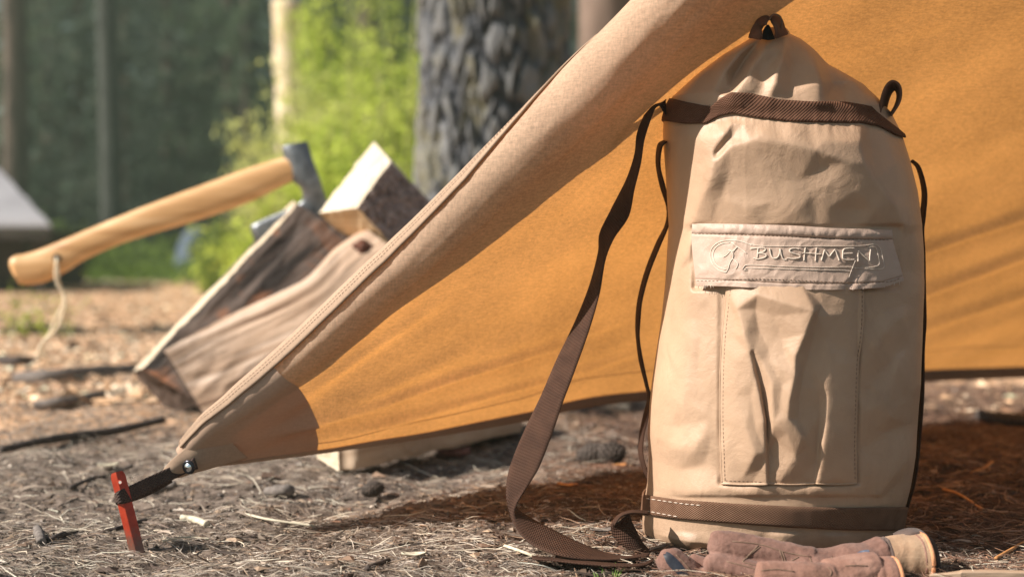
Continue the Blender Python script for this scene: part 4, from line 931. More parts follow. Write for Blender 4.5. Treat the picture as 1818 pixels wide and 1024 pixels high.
tag(lC, 'pale fresh split block with dark rough bark, standing on top of the log pile', 'log')
# knot marks on the pale face
kn = []
for r_ in (.010, .006): 
    u = np.linspace(0, 2*pi, 20); c0 = P(638, 310, 2.945)
    kn.append((np.stack([c0[0]+r_*np.cos(u)*.8, c0[1]-.004+0*u+r_*.35*np.cos(u), c0[2]+r_*np.sin(u)], -1), .0008))
knob = loft('firewood_log', [PP((600,470,2.96),(640,440,2.90),(690,500,2.86),(650,540,2.96)), PP((640,450,3.0),(668,432,2.92),(730,480,2.9),(700,510,3.0))], [w_bark, w_end], cap_mat=(1, 1), amp=.006, seed=31, nu=40, nv=14)
tag(knob, 'short dark knotty wood piece wedged under the pale block', 'log')
base = loft('firewood_log', [PP((420,760,3.08),(420,640,3.08),(440,640,3.28),(440,760,3.28)), PP((900,760,3.14),(900,600,3.14),(900,600,3.36),(900,760,3.36))], [w_grey, w_end], cap_mat=(1, 1), amp=.006, groove=(.01, 30), seed=41)
tag(base, 'long brown log at the back of the pile carrying the others', 'log')
base2 = loft('firewood_log', [PP((560,745,2.92),(560,590,2.92),(580,600,3.06),(580,745,3.06)), PP((900,745,2.92),(900,560,2.92),(900,560,3.1),(900,745,3.1))], [w_split, w_end], cap_mat=(1, 1), amp=.006, groove=(.01, 30), seed=43)
tag(base2, 'brown split log behind the tarp under the grooved log', 'log')
base3 = loft('firewood_log', [PP((640,600,2.96),(640,470,2.96),(660,470,3.12),(660,600,3.12)), PP((900,580,2.96),(900,440,2.96),(900,440,3.1),(900,580,3.1))], [w_grey, w_end], cap_mat=(1, 1), amp=.006, groove=(.01, 30), seed=47)
tag(base3, 'grey log behind the tarp directly below the pale block', 'log')
bd = loft('firewood_board', [PP((562,760,2.24),(600,760,2.20),(602,837,2.20),(562,812,2.26)), PP((640,740,2.30),(680,742,2.22),(682,822,2.235),(640,800,2.33)), PP((900,690,2.70),(924,700,2.60),(926,766,2.60),(905,770,2.7))],
          [wood('board_wood', [(.25, (.30, .21, .14)), (.5, (.42, .31, .22)), (.75, (.52, .41, .30))], (3, 40, 1)), w_edge], side_mat=(0, 0, 0, 0), cap_mat=(1, 0), amp=.002, groove=(.003, 40), seed=51, nu=90, nv=16)
tag(bd, 'pale sawn board lying on the ground under the tarp edge', 'board')

# ------------------------------------------------------------------ axe
axe = thing('axe', 'axe with a curved blond wooden handle, its steel head stuck in the grey log', 'axe', tuple(P(540, 400, 3.0)))
hc = [(26,480,38,3.0),(32,478,50,3.0),(50,478,56,3.0),(75,472,58,3.0),(105,458,54,3.0),(140,440,48,3.0),(200,414,46,3.0),(260,392,50,3.0),(320,372,55,3.0),(390,348,58,3.0),(440,329,57,3.0),(485,311,50,3.0),(530,294,42,3.0)]
hc = np.array(hc, float); s_ = crv(hc, 140); c3 = P(s_[:, 0], s_[:, 1], s_[:, 3]); hw_ = s_[:, 2]/F*3.0/2
T = np.gradient(c3, axis=0); T /= np.linalg.norm(T, axis=1)[:, None]; Bv = np.array([0, 1., 0]); Nv = np.cross(T, Bv); u = np.arange(40)*2*pi/40
V = c3[:, None]+Nv[:, None]*(hw_[:, None]*np.sign(np.cos(u))[None]*np.abs(np.cos(u))[None]**.85)[..., None]+Bv*(np.minimum(hw_*.62, .018)[:, None]*np.sign(np.sin(u))[None]*np.abs(np.sin(u))[None]**.9)[..., None]
V = np.concatenate([np.repeat(c3[:1, None]+[.0, 0, 0], 40, 1), c3[:1, None]+(V[:1]-c3[:1, None])*.7, V+0, np.repeat(c3[-1:, None], 40, 1)])
V[1] += T[0]*0-T[0]*.004
mh, nt, b = mat('axe_handle_wood', .42, .4)
tc = N(nt, 'ShaderNodeTexCoord'); mp_ = N(nt, 'ShaderNodeMapping'); mp_.inputs['Scale'].default_value = (3, 30, 40); mp_.inputs['Rotation'].default_value = (0, radians(22), 0); L(nt, tc.outputs['Object'], mp_.inputs[0])
n = N(nt, 'ShaderNodeTexNoise'); n.inputs['Scale'].default_value = 1.5; n.inputs['Detail'].default_value = 5; L(nt, mp_.outputs[0], n.inputs['Vector'])
L(nt, ramp(nt, n.outputs[0], [(.28, (.38, .19, .075)), (.42, (.58, .33, .14)), (.6, (.68, .41, .19)), (.75, (.78, .52, .28))]), b.inputs['Base Color'])
hd = grid('handle', V, mh, axe, close_m=True)
q = P(101, 458, 2.98); ring(q, np.array([0, -1., 0]), .0065, .0025, 'hole_rim', M['twig_dark'], hd, 20, 8)
uu_ = np.linspace(0, 2*pi, 16, endpoint=False); grid('hole', q+np.stack([np.cos(uu_), 0*uu_-.05, np.sin(uu_)], -1)[:, None]*np.array([.0001, .0065])[None, :, None], M['dark'], hd, close_n=True)  # hole drawn as a dark disc, inner shade put into its colour
me, nt, b = mat('forged_steel', .42, .5); b.inputs['Metallic'].default_value = .75
L(nt, ramp(nt, noise(nt, 40, 6, .7), [(.3, (.10, .11, .12)), (.6, (.22, .235, .25)), (.8, (.36, .37, .38))]), b.inputs['Base Color']); bump(nt, b, noise(nt, 160, 5), .001)
# head: cross-sections from poll to bit, each [left px, right px, half thickness]
hs = [((502,266),(541,254),.010),((501,259),(545,251),.015),((503,272),(548,262),.018),((509,292),(556,286),.0195),((514,310),(563,306),.0195),((523,324),(570,326),.0185),((534,334),(575,345),.016),((538,350),(584,364),.012),((530,362),(596,384),.009),((500,376),(606,402),.0065),((452,396),(612,430),.0035),((446,408),(614,446),.002),((452,428),(616,462),.0004)]
hs3 = crv(np.array([[a[0], a[1], b_[0], b_[1], t*1000] for a, b_, t in hs], float), 60); R = []
for r_ in hs3:
    a, b_ = P(r_[0], r_[1], 3.0), P(r_[2], r_[3], 3.0); t = max(r_[4], .3)/1000; k = np.linspace(0, 1, 12)
    prof = t*np.clip(np.sin(pi*np.clip(k, .03, .97))**.35, .25, 1)
    fr = a*(1-k[:, None])+b_*k[:, None]; f_ = fr.copy(); g_ = fr.copy(); f_[:, 1] -= prof; g_[:, 1] += prof; R.append(np.vstack([f_, g_[::-1]]))
R = np.array(R); ctop = np.repeat(R[:1].mean(1, keepdims=True), R.shape[1], 1); hdm = grid('axe_head', np.concatenate([ctop, R, np.repeat(R[-1:].mean(1, keepdims=True), R.shape[1], 1)]), me, axe, close_m=True)
mc = simple('leather_cord', [(.3, (.62, .50, .33)), (.7, (.80, .70, .52))], 60, .8)
Ls = []
cp = [(101,456,2.985),(100,470,2.965),(99,488,2.96),(103,505,2.96),(114,524,2.96),(116,545,2.96),(108,570,2.96),(96,590,2.96),(78,606,2.96),(70,622,2.96),(68,638,2.96)]
cq = [(102,456,3.0),(103,480,2.975),(104,500,2.97),(112,518,2.97),(112,540,2.97),(102,560,2.97),(94,580,2.97),(86,596,2.97),(76,612,2.97),(80,636,2.97)]
for c in (cp, cq): Ls.append((crv(np.array([P(*a) for a in c]), 70), .0034))
tubes('leather_cord', Ls, mc, axe, 8)
fix_children(axe)
# ================================================================== WORK GLOVES
def suede(name, c1, c2, c3):
    m, nt, b = mat(name, .92, .12); f = noise(nt, 26, 6, .65); f2 = noise(nt, 260, 4, .7)
    L(nt, mixc(nt, .35, ramp(nt, f, [(.3, c1), (.5, c2), (.72, c3)]), ramp(nt, f2, [(.3, c1), (.7, c3)])), b.inputs['Base Color'])
    b.inputs['Sheen Weight'].default_value = .1; b.inputs['Sheen Roughness'].default_value = .5
    nb = bump(nt, None, f2, .0008, .7); bump(nt, b, noise(nt, 60, 4, dist=1), .003, .5, nb); return m
g_suede = suede('suede', (.12, .062, .047), (.20, .110, .085), (.29, .175, .14))
g_dark = suede('suede_worn', (.06, .042, .036), (.11, .078, .067), (.19, .145, .125))
g_salmon = suede('suede_salmon', (.17, .088, .062), (.26, .14, .105), (.36, .215, .165))
g_tan = suede('cuff_tan', (.30, .18, .11), (.38, .25, .16), (.46, .33, .22))
g_orange = suede('piping_orange', (.48, .20, .09), (.60, .28, .14), (.66, .36, .20))
g_patch = simple('grip_patch', [(.3, (.012, .014, .02)), (.7, (.03, .035, .05))], 60, .5)
g_blue = simple('blue_label', [(.3, (.07, .10, .16)), (.6, (.16, .21, .30)), (.8, (.35, .38, .42))], 160, .6)
def baked(name, parts, m, parent, vox=.0014, it=3):
    """fuse overlapping tubes and lumps into one continuous skin"""
    v, f = join_arr([x for x in parts]); o = mesh_np(name, v, f, m, parent)
    r = o.modifiers.new('fuse', 'REMESH'); r.mode = 'VOXEL'; r.voxel_size = vox; r.use_smooth_shade = True
    s = o.modifiers.new('relax', 'SMOOTH'); s.factor = .6; s.iterations = it
    t = bpy.data.textures.new(name+'_wrinkle', 'CLOUDS'); t.noise_scale = .018; t.noise_depth = 3
    d = o.modifiers.new('wrinkle', 'DISPLACE'); d.texture = t; d.strength = .0035; d.mid_level = .5; d.texture_coords = 'LOCAL'
    return o
def chain(pts, n=30, sides=16):
    a = np.array([list(P(x, y, Yv))+[r] for x, y, Yv, r in pts]); s = crv(a, n)
    # rounded ends
    r = 1.08*s[:, 3]; k = np.linspace(0, 1, n); r = r*np.sqrt(np.clip(1-((.06-k)/.06).clip(0)**2, .05, 1))*np.sqrt(np.clip(1-((k-.94)/.06).clip(0)**2, .05, 1))
    return tube_arr(s[:, :3], r, sides)
def lump(px, py, Y, rx, ry, rz, rot=0):
    u = np.linspace(.01, pi-.01, 16); v = np.linspace(0, 2*pi, 24, endpoint=False); U, Vv = np.meshgrid(u, v, indexing='ij')
    d = np.stack([rx*np.sin(U)*np.cos(Vv), ry*np.sin(U)*np.sin(Vv), rz*np.cos(U)], -1)
    c, s = cos(rot), sin(rot); d = np.stack([d[..., 0]*c+d[..., 2]*s, d[..., 1], -d[..., 0]*s+d[..., 2]*c], -1)
    V = P(px, py, Y)+d; return V.reshape(-1, 3), gridF(16, 24, close_m=True)
gA = thing('work_glove', 'brown suede work glove with tan cuff, lying against the backpack base', 'glove', tuple(G(1420, 1000)))
fA = [chain([(1256,968,1.550,.0145),(1290,970,1.545,.0165),(1345,980,1.54,.0165),(1400,995,1.535,.0185),(1450,1008,1.53,.021)])]
pa = [lump(1452,1014,1.53,.048,.030,.022,.12), lump(1512,1006,1.535,.038,.030,.026,-.1), chain([(1430,1012,1.53,.020),(1530,1000,1.54,.021),(1580,985,1.545,.022)])]
tips = [chain([(1248,1001,1.530,.0100),(1282,1004,1.528,.0120),(1340,1018,1.52,.013),(1420,1026,1.52,.016)]),
        chain([(1176,976,1.550,.0115),(1186,990,1.546,.0145),(1208,1010,1.542,.0165),(1250,1034,1.535,.014),(1340,1040,1.53,.016),(1440,1030,1.53,.018)]),
        chain([(1220,990,1.565,.0085),(1245,1006,1.562,.0110),(1290,1024,1.555,.013),(1380,1030,1.54,.016)])]
pa = fA+pa+tips
handA = baked('hand', pa, g_suede, gA)
def onray(px, py, Y): return P(px, py, Y)
# cuff: open tube whose mouth faces right
def cuff(name, c0, c1, r0, r1, axis_pts, m, parent, thick=.003, n=26, k=48, sq=1.0, wob=.002, seed=0):
    a, b_ = np.array(c0), np.array(c1); ax = b_-a; ax /= np.linalg.norm(ax); e1 = np.cross(ax, [0, 1, 0]); e1 /= np.linalg.norm(e1); e2 = np.cross(ax, e1)
    t = np.linspace(0, 1, n)[:, None]; u = np.linspace(0, 2*pi, k, endpoint=False)[None]
    ra = r0[0]+(r1[0]-r0[0])*t; rb = r0[1]+(r1[1]-r0[1])*t; w_ = 1+wob/.02*fbm(t*3+seed, u*0+np.sin(u)*1.5, 2, seed)
    V = (a+(b_-a)*t[..., None])+((ra*np.cos(u)*w_)[..., None]*e1+(rb*np.sin(u)*w_)[..., None]*e2)
    return solid(grid(name, V, m, parent, close_m=True), thick, 0), V
c_o, CV = cuff('cuff', P(1572,992,1.545), P(1636,990,1.55), (.023,.026), (.026,.030), None, g_tan, gA, seed=2)
tubes('piping', [(np.vstack([CV[-1], CV[-1, :2]])+0, .0028)], g_orange, gA, 8)
tubes('piping', [(np.vstack([CV[-5], CV[-5, :2]])*1.0, .0020)], g_salmon, gA, 8)
tubes('piping', [(np.vstack([CV[0], CV[0, :2]]), .0020)], g_dark, gA, 8)
Lc, LV = cuff('cuff_inside', P(1590,992,1.548), P(1634,990,1.55), (.010,.012), (.0235,.0275), None, M['dark'], gA, .001)
# wrist strap end sticking up from the cuff and falling behind its mouth
sp_ = crv(P([1592,1604,1622,1640,1654,1661,1660],[954,948,944,948,966,996,1030],[1.565,1.563,1.562,1.565,1.57,1.57,1.57]), 50)
hwid = np.array([0, -.013, 0]); SV = np.stack([sp_+hwid*k for k in (-1, -.5, 0, .5, 1)], 1)
solid(grid('wrist_strap', SV, g_dark, gA), .0045, 0)
# grip patch, seams and small blue label
def skinpatch(name, outline, Y, m, parent, bulge=.004, n=9):
    o_ = crv(np.vstack([outline, outline[:1]]).astype(float), 48)[:-1]; c = o_.mean(0); k = np.linspace(1, .02, n)
    px_ = c[0]+(o_[:, 0]-c[0])[None]*k[:, None]; py_ = c[1]+(o_[:, 1]-c[1])[None]*k[:, None]
    return solid(grid(name, P(px_, py_, Y-bulge*(1-k[:, None]**2)+0*px_), m, parent, close_m=True), .001, 1)
from mathutils.bvhtree import BVHTree
def lay_on(hand):
    """pixel -> point lying on the glove's skin"""
    bpy.context.view_layer.update(); bv = BVHTree.FromObject(hand, bpy.context.evaluated_depsgraph_get()); o_ = Vector((0, 0, CAMH))
    def f(px, py, off=.0004, Yd=1.52):
        px, py = np.broadcast_arrays(np.asarray(px, float), np.asarray(py, float)); out = np.zeros(px.shape+(3,))
        for ix in np.ndindex(px.shape):
            tgt = P(px[ix], py[ix], Yd); d = (Vector(tgt)-o_).normalized(); h = bv.ray_cast(o_, d)
            out[ix] = (h[0]-d*off) if h[0] is not None else tgt
        return out
    return f
def skin_piece(name, outline, fn, m, parent, n=8, off=.0005):
    o_ = crv(np.vstack([outline, outline[:1]]).astype(float), 48)[:-1]; c = o_.mean(0); k = np.linspace(1, .02, n)
    return grid(name, fn(c[0]+(o_[:, 0]-c[0])[None]*k[:, None], c[1]+(o_[:, 1]-c[1])[None]*k[:, None], off), m, parent, close_m=True)
fA_ = lay_on(handA)
skin_piece('grip_patch', np.array([(1176,980),(1188,980),(1208,998),(1222,1020),(1206,1020),(1186,1002)]), fA_, g_patch, gA)
skin_piece('label', np.array([(1514,988),(1526,978),(1543,976),(1536,988)]), fA_, g_blue, gA)
for p_ in ([(1318,997),(1330,984),(1346,968)], [(1318,997),(1346,1004),(1372,1008)], [(1324,992),(1336,980),(1350,970)], [(1384,976),(1389,990),(1392,1006)], [(1388,977),(1393,990),(1396,1005)], [(1394,1006),(1404,996),(1418,988)],
           [(1438,990),(1441,998),(1439,1006)], [(1300,960),(1350,966),(1396,980),(1440,988)], [(1476,988),(1481,996),(1479,1004)], [(1200,984),(1216,1000),(1232,1020)], [(1290,996),(1330,1006),(1370,1018)]):
    c = crv(np.array(p_, float), 16); tubes('stitching', [(fA_(c[:, 0], c[:, 1], .0001), .00075)], M['thread_dark'], gA, 5)
fix_children(gA)
gB = thing('work_glove', 'salmon suede work glove with orange piped cuff, nearest the bottom edge', 'glove', tuple(G(1450, 1060)))
pb = [chain([(1340,1022,1.47,.0135),(1370,1022,1.47,.015),(1430,1030,1.47,.018),(1480,1034,1.475,.020)]), lump(1480,1036,1.48,.040,.030,.020), chain([(1460,1030,1.48,.020),(1520,1022,1.485,.022),(1560,1018,1.49,.022)]),
      chain([(1300,1050,1.47,.012),(1380,1056,1.47,.014),(1460,1050,1.475,.018)]), chain([(1290,1070,1.47,.012),(1380,1072,1.47,.014),(1460,1060,1.475,.018)]),chain([(1300,1064,1.50,.012),(1380,1062,1.50,.014),(1460,1050,1.49,.018)])]
handB = baked('hand', pb, g_salmon, gB)
c_o, CV = cuff('cuff', P(1545,1024,1.488), P(1586,1026,1.49), (.0195,.026), (.0205,.028), None, g_salmon, gB, seed=5)
tubes('piping', [(np.vstack([CV[-1], CV[-1, :2]]), .0028)], g_orange, gB, 8)
Lc, LV = cuff('cuff_inside', P(1555,1024,1.488), P(1584,1026,1.49), (.010,.012), (.018,.0255), None, M['dark'], gB, .001)
fB_ = lay_on(handB)
for p_ in ([(1352,1012),(1380,1010),(1410,1014)], [(1470,1006),(1476,1014),(1474,1022)], [(1500,1004),(1520,1003),(1540,1004)]):
    c = crv(np.array(p_, float), 16); tubes('stitching', [(fB_(c[:, 0], c[:, 1], .0001, 1.46), .0007)], M['thread_dark'], gB, 5)
fix_children(gB)
# pale strip lying at the bottom right
ps = loft('pale_board', [PP((1650,1017,1.53),(1650,1020,1.495),(1650,1034,1.495),(1650,1034,1.53)), PP((1700,1012,1.53),(1700,1016,1.49),(1700,1034,1.49),(1700,1034,1.53)), PP((1735,1010,1.53),(1738,1014,1.49),(1738,1034,1.49),(1735,1034,1.53)), PP((1980,1015,1.53),(1980,1018,1.49),(1980,1036,1.49),(1980,1036,1.53))],
          [wood('pale_smooth', [(.25, (.38, .26, .17)), (.5, (.46, .33, .23)), (.75, (.54, .41, .30))], (2, 30, 1), bd=.0003)], side_mat=(0,0,0,0), amp=.0005, seed=61, nu=60, nv=10)
tag(ps, 'smooth pale board lying at the bottom right corner beside the gloves', 'board')
# ================================================================== TREES AND BACKGROUND
def bark_trunk(root, r, h, mats, nu=420, nv=380, amp=.024, cell=(.075, .14), flare=.5, seed=0):
    u = np.linspace(0, 2*pi, nv, endpoint=False)[None]; z = np.linspace(-.1, h, nu)[:, None]
    s = u*r; per = 2*pi*r; nx = max(3, round(per/cell[0]))
    def wrap(fn):   # blend the seam on the hidden side
        return fn(u/(2*pi)*nx)
    xx = u/(2*pi)*nx+.85*fbm(z*4.2, u*0+np.sin(u)*2.6+np.cos(u)*2, 4, seed); zz = z/cell[1]+.8*fbm(np.sin(u)*6+z*2, np.cos(u)*6, 3, seed+2)
    f1, f2, idv = worley(xx, zz+.3*fbm(xx*1.2, zz*1.2, 2, seed+3), seed)
    g = sm(.05, .5, f2-f1+.25*fbm(xx*4, zz*7, 3, seed+6)); d = amp*(g*(.65+.6*idv)-.6)+amp*.35*fbm(xx*3, zz*5, 3, seed+5)*g
    ta = np.clip(1-z/14, .2, 1)*(1+flare*np.exp(-(z+.1)/.22)*(1+.3*np.sin(u*5+seed)))
    R = r*ta+d; V = np.stack([R*np.cos(u), R*np.sin(u), z+0*u], -1)+np.array(root.location)[None, None]
    lich = sm(.05, .3, fbm(xx*.9+7, zz*.9, 3, seed+8)+.12*(1-z/2))
    c = np.stack([g*(.55+.45*idv), lich, 0*g], -1)
    return grid('trunk', V, mats, root, close_m=True, col=c.reshape(-1, 3), flip=True)
m_bark, nt, b = mat('pine_bark', .92, .15)
at = N(nt, 'ShaderNodeAttribute', attribute_name='tint'); sp = N(nt, 'ShaderNodeSeparateColor'); L(nt, at.outputs[0], sp.inputs[0])
c = ramp(nt, sp.outputs[0], [(.05, (.008, .009, .012)), (.30, (.05, .052, .056)), (.75, (.16, .16, .15))]); c = mixc(nt, math_(nt, 'MULTIPLY', sp.outputs[1], .6), c, (.22, .20, .11))  # furrow shade painted near black into the colour; paler plates, lichen tint
L(nt, mixc(nt, ramp(nt, noise(nt, 30, 5), [(.35, (0, 0, 0)), (.65, (1, 1, 1))]), c, mixc(nt, .5, c, (.20, .21, .23))), b.inputs['Base Color']); bump(nt, b, noise(nt, 90, 5), .004)
m_bark2 = simple('trunk_bark', [(.3, (.045, .036, .03)), (.5, (.10, .075, .06)), (.75, (.17, .13, .105))], 12, .9, .15, 40, .01, stretch=(1, 1, .25))
def leafmat(name, c1, c2, tr, f=.35):
    m = bpy.data.materials.new(name); m.use_nodes = True; nt = m.node_tree; nt.nodes.remove(nt.nodes['Principled BSDF']); out = nt.nodes['Material Output']
    n = noise(nt, 3.0, 4, coord='Object'); d = N(nt, 'ShaderNodeBsdfDiffuse'); t = N(nt, 'ShaderNodeBsdfTranslucent'); mx = N(nt, 'ShaderNodeMixShader'); mx.inputs[0].default_value = f
    L(nt, ramp(nt, n, [(.3, c1), (.7, c2)]), d.inputs[0]); t.inputs[0].default_value = (*tr, 1); L(nt, d.outputs[0], mx.inputs[1]); L(nt, t.outputs[0], mx.inputs[2]); L(nt, mx.outputs[0], out.inputs[0]); return m
m_spruce = leafmat('spruce_needles', (.07, .105, .075), (.13, .175, .12), (.12, .18, .09), .35)
m_spruce2 = leafmat('spruce_needles_blue', (.085, .12, .10), (.15, .19, .15), (.12, .16, .11), .35)
m_lime = leafmat('young_leaves', (.17, .27, .045), (.50, .56, .13), (.68, .80, .14), .5)
m_yel = leafmat('yellow_grass', (.40, .46, .15), (.62, .62, .28), (.7, .72, .25), .4)
m_under = leafmat('undergrowth', (.07, .11, .03), (.15, .20, .05), (.22, .32, .06), .35)
def leaves(pts, size, asp=.45, r=rng):
    n = len(pts); a = r.normal(size=(n, 3)); a /= np.linalg.norm(a, axis=1)[:, None]; b_ = np.cross(a, r.normal(size=(n, 3))); b_ /= np.linalg.norm(b_, axis=1)[:, None]
    s = size*r.uniform(.6, 1.4, n)[:, None]; V = np.stack([pts-a*s, pts+b_*s*asp, pts+a*s, pts-b_*s*asp], 1)
    return V.reshape(-1, 3), np.arange(n*4).reshape(-1, 4)
def spruce_mesh(seed, h=7, R=1.5, n=5200):
    r = np.random.default_rng(seed); pts = []; Ls = []
    nb = 110
    for i in range(nb):
        f = (i+r.random())/nb; z = .25+f*(h-.3); ln = R*(1-f)**.8*r.uniform(.55, 1.1)+.1; a = r.uniform(0, 2*pi); dr = r.uniform(-.35, -.05)
        k = int(n/nb*(ln/R+.25)*1.3); t = r.random(k)**.7; sp_ = .05+.16*t*ln
        p = np.stack([cos(a)*t*ln, sin(a)*t*ln, z+dr*t*ln], -1)+r.normal(size=(k, 3))*sp_[:, None]*np.array([1, 1, .5]); pts.append(p)
        Ls.append(tube_arr(np.array([[0, 0, z], [cos(a)*ln*.9, sin(a)*ln*.9, z+dr*ln*.9]]), np.array([.022, .005]), 4))
    v, f = leaves(np.vstack(pts), .075, .3, r); return (v, f), join_arr(Ls), h
variants = [spruce_mesh(s, h, R) for s, h, R in ((1, 7, 1.5), (2, 8.5, 1.8), (3, 6, 1.3), (4, 10, 1.7))]
protos = []
def spruce(i, x, y, s, rz, label):
    root = thing('spruce_tree', label, 'tree', (x, y, -.1), 'dark spruces of the forest edge'); root.rotation_euler.z = rz; root.scale = (s, s, s)
    v = i % 4
    if len(protos) <= v:
        lf, br, h = variants[v]; cr = mesh_np('crown', lf[0], lf[1], m_spruce if v % 2 else m_spruce2, root, smooth=False)
        t = np.linspace(0, 1, 12); zc_ = np.stack([0.03*np.sin(t*5), 0*t, t*h], -1); tv, tf = tube_arr(zc_, .11*(1-t)+.015, 10); V2, F2 = join_arr([(tv, tf), br]); tr = mesh_np('trunk', V2, F2, m_bark2, root); protos.append((cr, tr))
    else:
        for o in protos[v]: c = o.copy(); link(c); c.parent = root
    return root
SP = [(-9.4,20,1.0),(-7.6,22.5,1.1),(-5.9,19.5,.95),(-4.4,22,1.1),(-3.2,24.5,1.2),(-1.8,21.5,1.0),(-.4,24,1.15),(1.1,21,1.0),(2.4,23,1.1),(3.9,20.5,.95),(5.3,22.5,1.05),
      (-8.6,26,1.3),(-6.6,27.5,1.25),(-5.0,26.5,1.3),(-2.3,28.5,1.35),(.3,28,1.3),(2.0,27,1.25),(4.6,27,1.3),(-10.8,24,1.1),(6.9,24,1.1),(-9.9,31,1.5),(-7.2,33,1.5),(-4.2,32,1.5),(-1.3,33,1.5),(1.6,32.5,1.5),(4.4,33,1.5),(7.2,31,1.5),(-12.6,28,1.4),(9.2,28,1.4),
      (-11.5,21.5,1.0),(-8.5,18.8,.8),(-6.8,21,1.0),(-5.0,20.8,.9),(-3.9,19.6,.85),(-2.6,20.2,.9),(-1.1,19.5,.85),(.3,21.8,1.0),(1.8,19.8,.85),(3.2,22.4,1.0),(-7.0,18.4,.6),(-4.9,18.1,.6),(-2.9,18.3,.55),(-5.6,24.6,1.2),(-1.2,26,1.2),(-3.6,27.2,1.3),(-8.0,29,1.4),(-6.0,30,1.4),(-3.2,30.4,1.4),(-.2,30.5,1.4),(2.8,30,1.4),
      (-6.6,15.9,.42),(-3.1,16.6,.40),(-2.0,15.6,.36)]
for i, (x, y, s) in enumerate(SP): spruce(i, x, y, s, rng.uniform(0, 6), 'dark green spruce with low branches, one of the blurred forest wall')
# bare straight pine trunks between the spruces
def pine_trunk(x, y, r, h, label, m=None, group=None, lean=0.0):
    root = thing('pine_tree', label, 'tree', (x, y, -.05), group); t = np.linspace(0, 1, 24)
    V = np.stack([x+lean*t*h+.04*np.sin(t*6+x), y+0*t, -.1+t*h], -1); v, f = tube_arr(V, r*(1-.45*t)*(1+.06*fbm(t*20, t*0+x, 2, 3)), 16); mesh_np('trunk', v, f, m or m_bark2, root)
    n = 2600; a = rng.uniform(0, 2*pi, n); rr = (h*.13+.5)*np.sqrt(rng.random(n)); zc_ = h*.92+rng.normal(size=n)*h*.09; p = np.stack([x+lean*h+rr*np.cos(a), y+rr*np.sin(a), zc_], -1)+.3*np.stack([fbm(p_*1.3, zc_, 2, 4) for p_ in (a, rr, a+rr)], -1)*3
    v, f = leaves(p, .11, .3); mesh_np('crown', v, f, m_spruce, root, smooth=False); fix_children(root); return root
m_pale = simple('sunlit_pale_bark', [(.3, (.62, .48, .30)), (.7, (.85, .75, .55))], 6, .9, .1, 30, .01)
m_greyb = simple('grey_bark', [(.3, (.04, .042, .038)), (.7, (.075, .08, .072))], 10, .9, .1, 40, .01, stretch=(1, 1, .3))
pine_trunk(P(190,0,17)[0], 17, .14, 11, 'slim grey brown pine trunk, second from the left among the blurred forest trunks', m_greyb)
pine_trunk(P(448,0,18.5)[0], 18.5, .13, 11, 'greyish pine trunk just left of the pale sunlit stem', m_greyb)
pine_trunk(P(20,0,17.5)[0], 17.5, .17, 12, 'dark pine trunk at the far left of the forest')
pine_trunk(P(655,0,15)[0], 15, .13, 11, 'brown pine trunk behind the bright bush, left of the thick one')
pine_trunk(P(1068,0,9)[0], 9, .20, 11, 'brownish pine trunk right behind the thick dark one', simple('brown_bark', [(.3, (.13, .09, .07)), (.7, (.25, .18, .145))], 8, .9, .1, 30, .01, stretch=(1, 1, .3)))
pine_trunk(-5.6, 4.7, .26, 11, 'pine tree left of the clearing that throws its shadow across the ground', None)
# pale sunlit broken stem above the bush
st_ = thing('broken_stem', 'pale yellow sunlit broken tree stem standing behind the bright bush', 'tree stem', (P(516,0,11)[0], 11, 0))
t = np.linspace(0, 1, 40); xx = P(516,0,11)[0]; v, f = tube_arr(np.stack([xx+.02*np.sin(t*5), 11+0*t, -.1+t*2.28], -1), .125*(1-.08*t)*(1+.08*fbm(t*9, t*0, 2, 2)), 22); v = v+.012*np.stack([fbm(v[:, 0]*20, v[:, 2]*9, 2, 3)]*3, -1)
mesh_np('trunk', v, f, m_pale, st_); fix_children(st_)
# the thick dark pine behind the tarp
bigx = P(880,0,4.7)[0]; big = thing('pine_tree', 'thick dark pine trunk with deep plated bark right behind the tarp', 'tree', (bigx, 4.7, 0))
bark_trunk(big, .262, 3.4, m_bark, seed=5)
t = np.linspace(0, 1, 10); v, f = tube_arr(np.stack([bigx+0*t, 4.7+0*t, 3.3+t*8], -1), .205*(1-.6*t), 20); mesh_np('upper_trunk', v, f, m_bark2, big)
n = 5000; a = rng.uniform(0, 2*pi, n); rr = 1.7*np.sqrt(rng.random(n)); v, f = leaves(np.stack([bigx+rr*np.cos(a), 4.7+rr*np.sin(a), 10.5+rng.normal(size=n)*.9], -1), .12, .3); mesh_np('crown', v, f, m_spruce, big, smooth=False)
fix_children(big)
# bright young bushes and tall grass in the sun
def bush(x, y, h, R, n, m, label, name='bush', leaf=.032, tall=0):
    root = thing(name, label, 'bush' if name == 'bush' else name.replace('_', ' '), (x, y, 0)); Ls = []; pts = []; ns = 16+int(R*20)
    for i in range(ns):
        a = rng.uniform(0, 2*pi); ln = R*rng.uniform(.2, 1.0); hh = h*rng.uniform(.45, 1.05); p0 = np.array([x+.1*cos(a)*R, y+.1*sin(a)*R, -.02]); p1 = p0+[cos(a)*ln*.5, sin(a)*ln*.5, hh*.6]; p2 = p0+[cos(a)*ln, sin(a)*ln, hh]
        c = crv(np.array([p0, p1, p2]), 12); Ls.append((c, np.linspace(.007, .002, 12))); k = n//ns; t = rng.random(k)**.6*11; q = np.stack([np.interp(t, np.arange(12), c[:, j]) for j in range(3)], -1); pts.append(q+rng.normal(size=(k, 3))*.075*np.array([1, 1, 1.0]))
    tubes('stems', Ls, m_bark2, root, 4); v, f = leaves(np.vstack(pts), leaf, .38); mesh_np('foliage', v, f, m, root, smooth=False); fix_children(root); return root
X_ = lambda px, Y: float(P(px, 0, Y)[0])
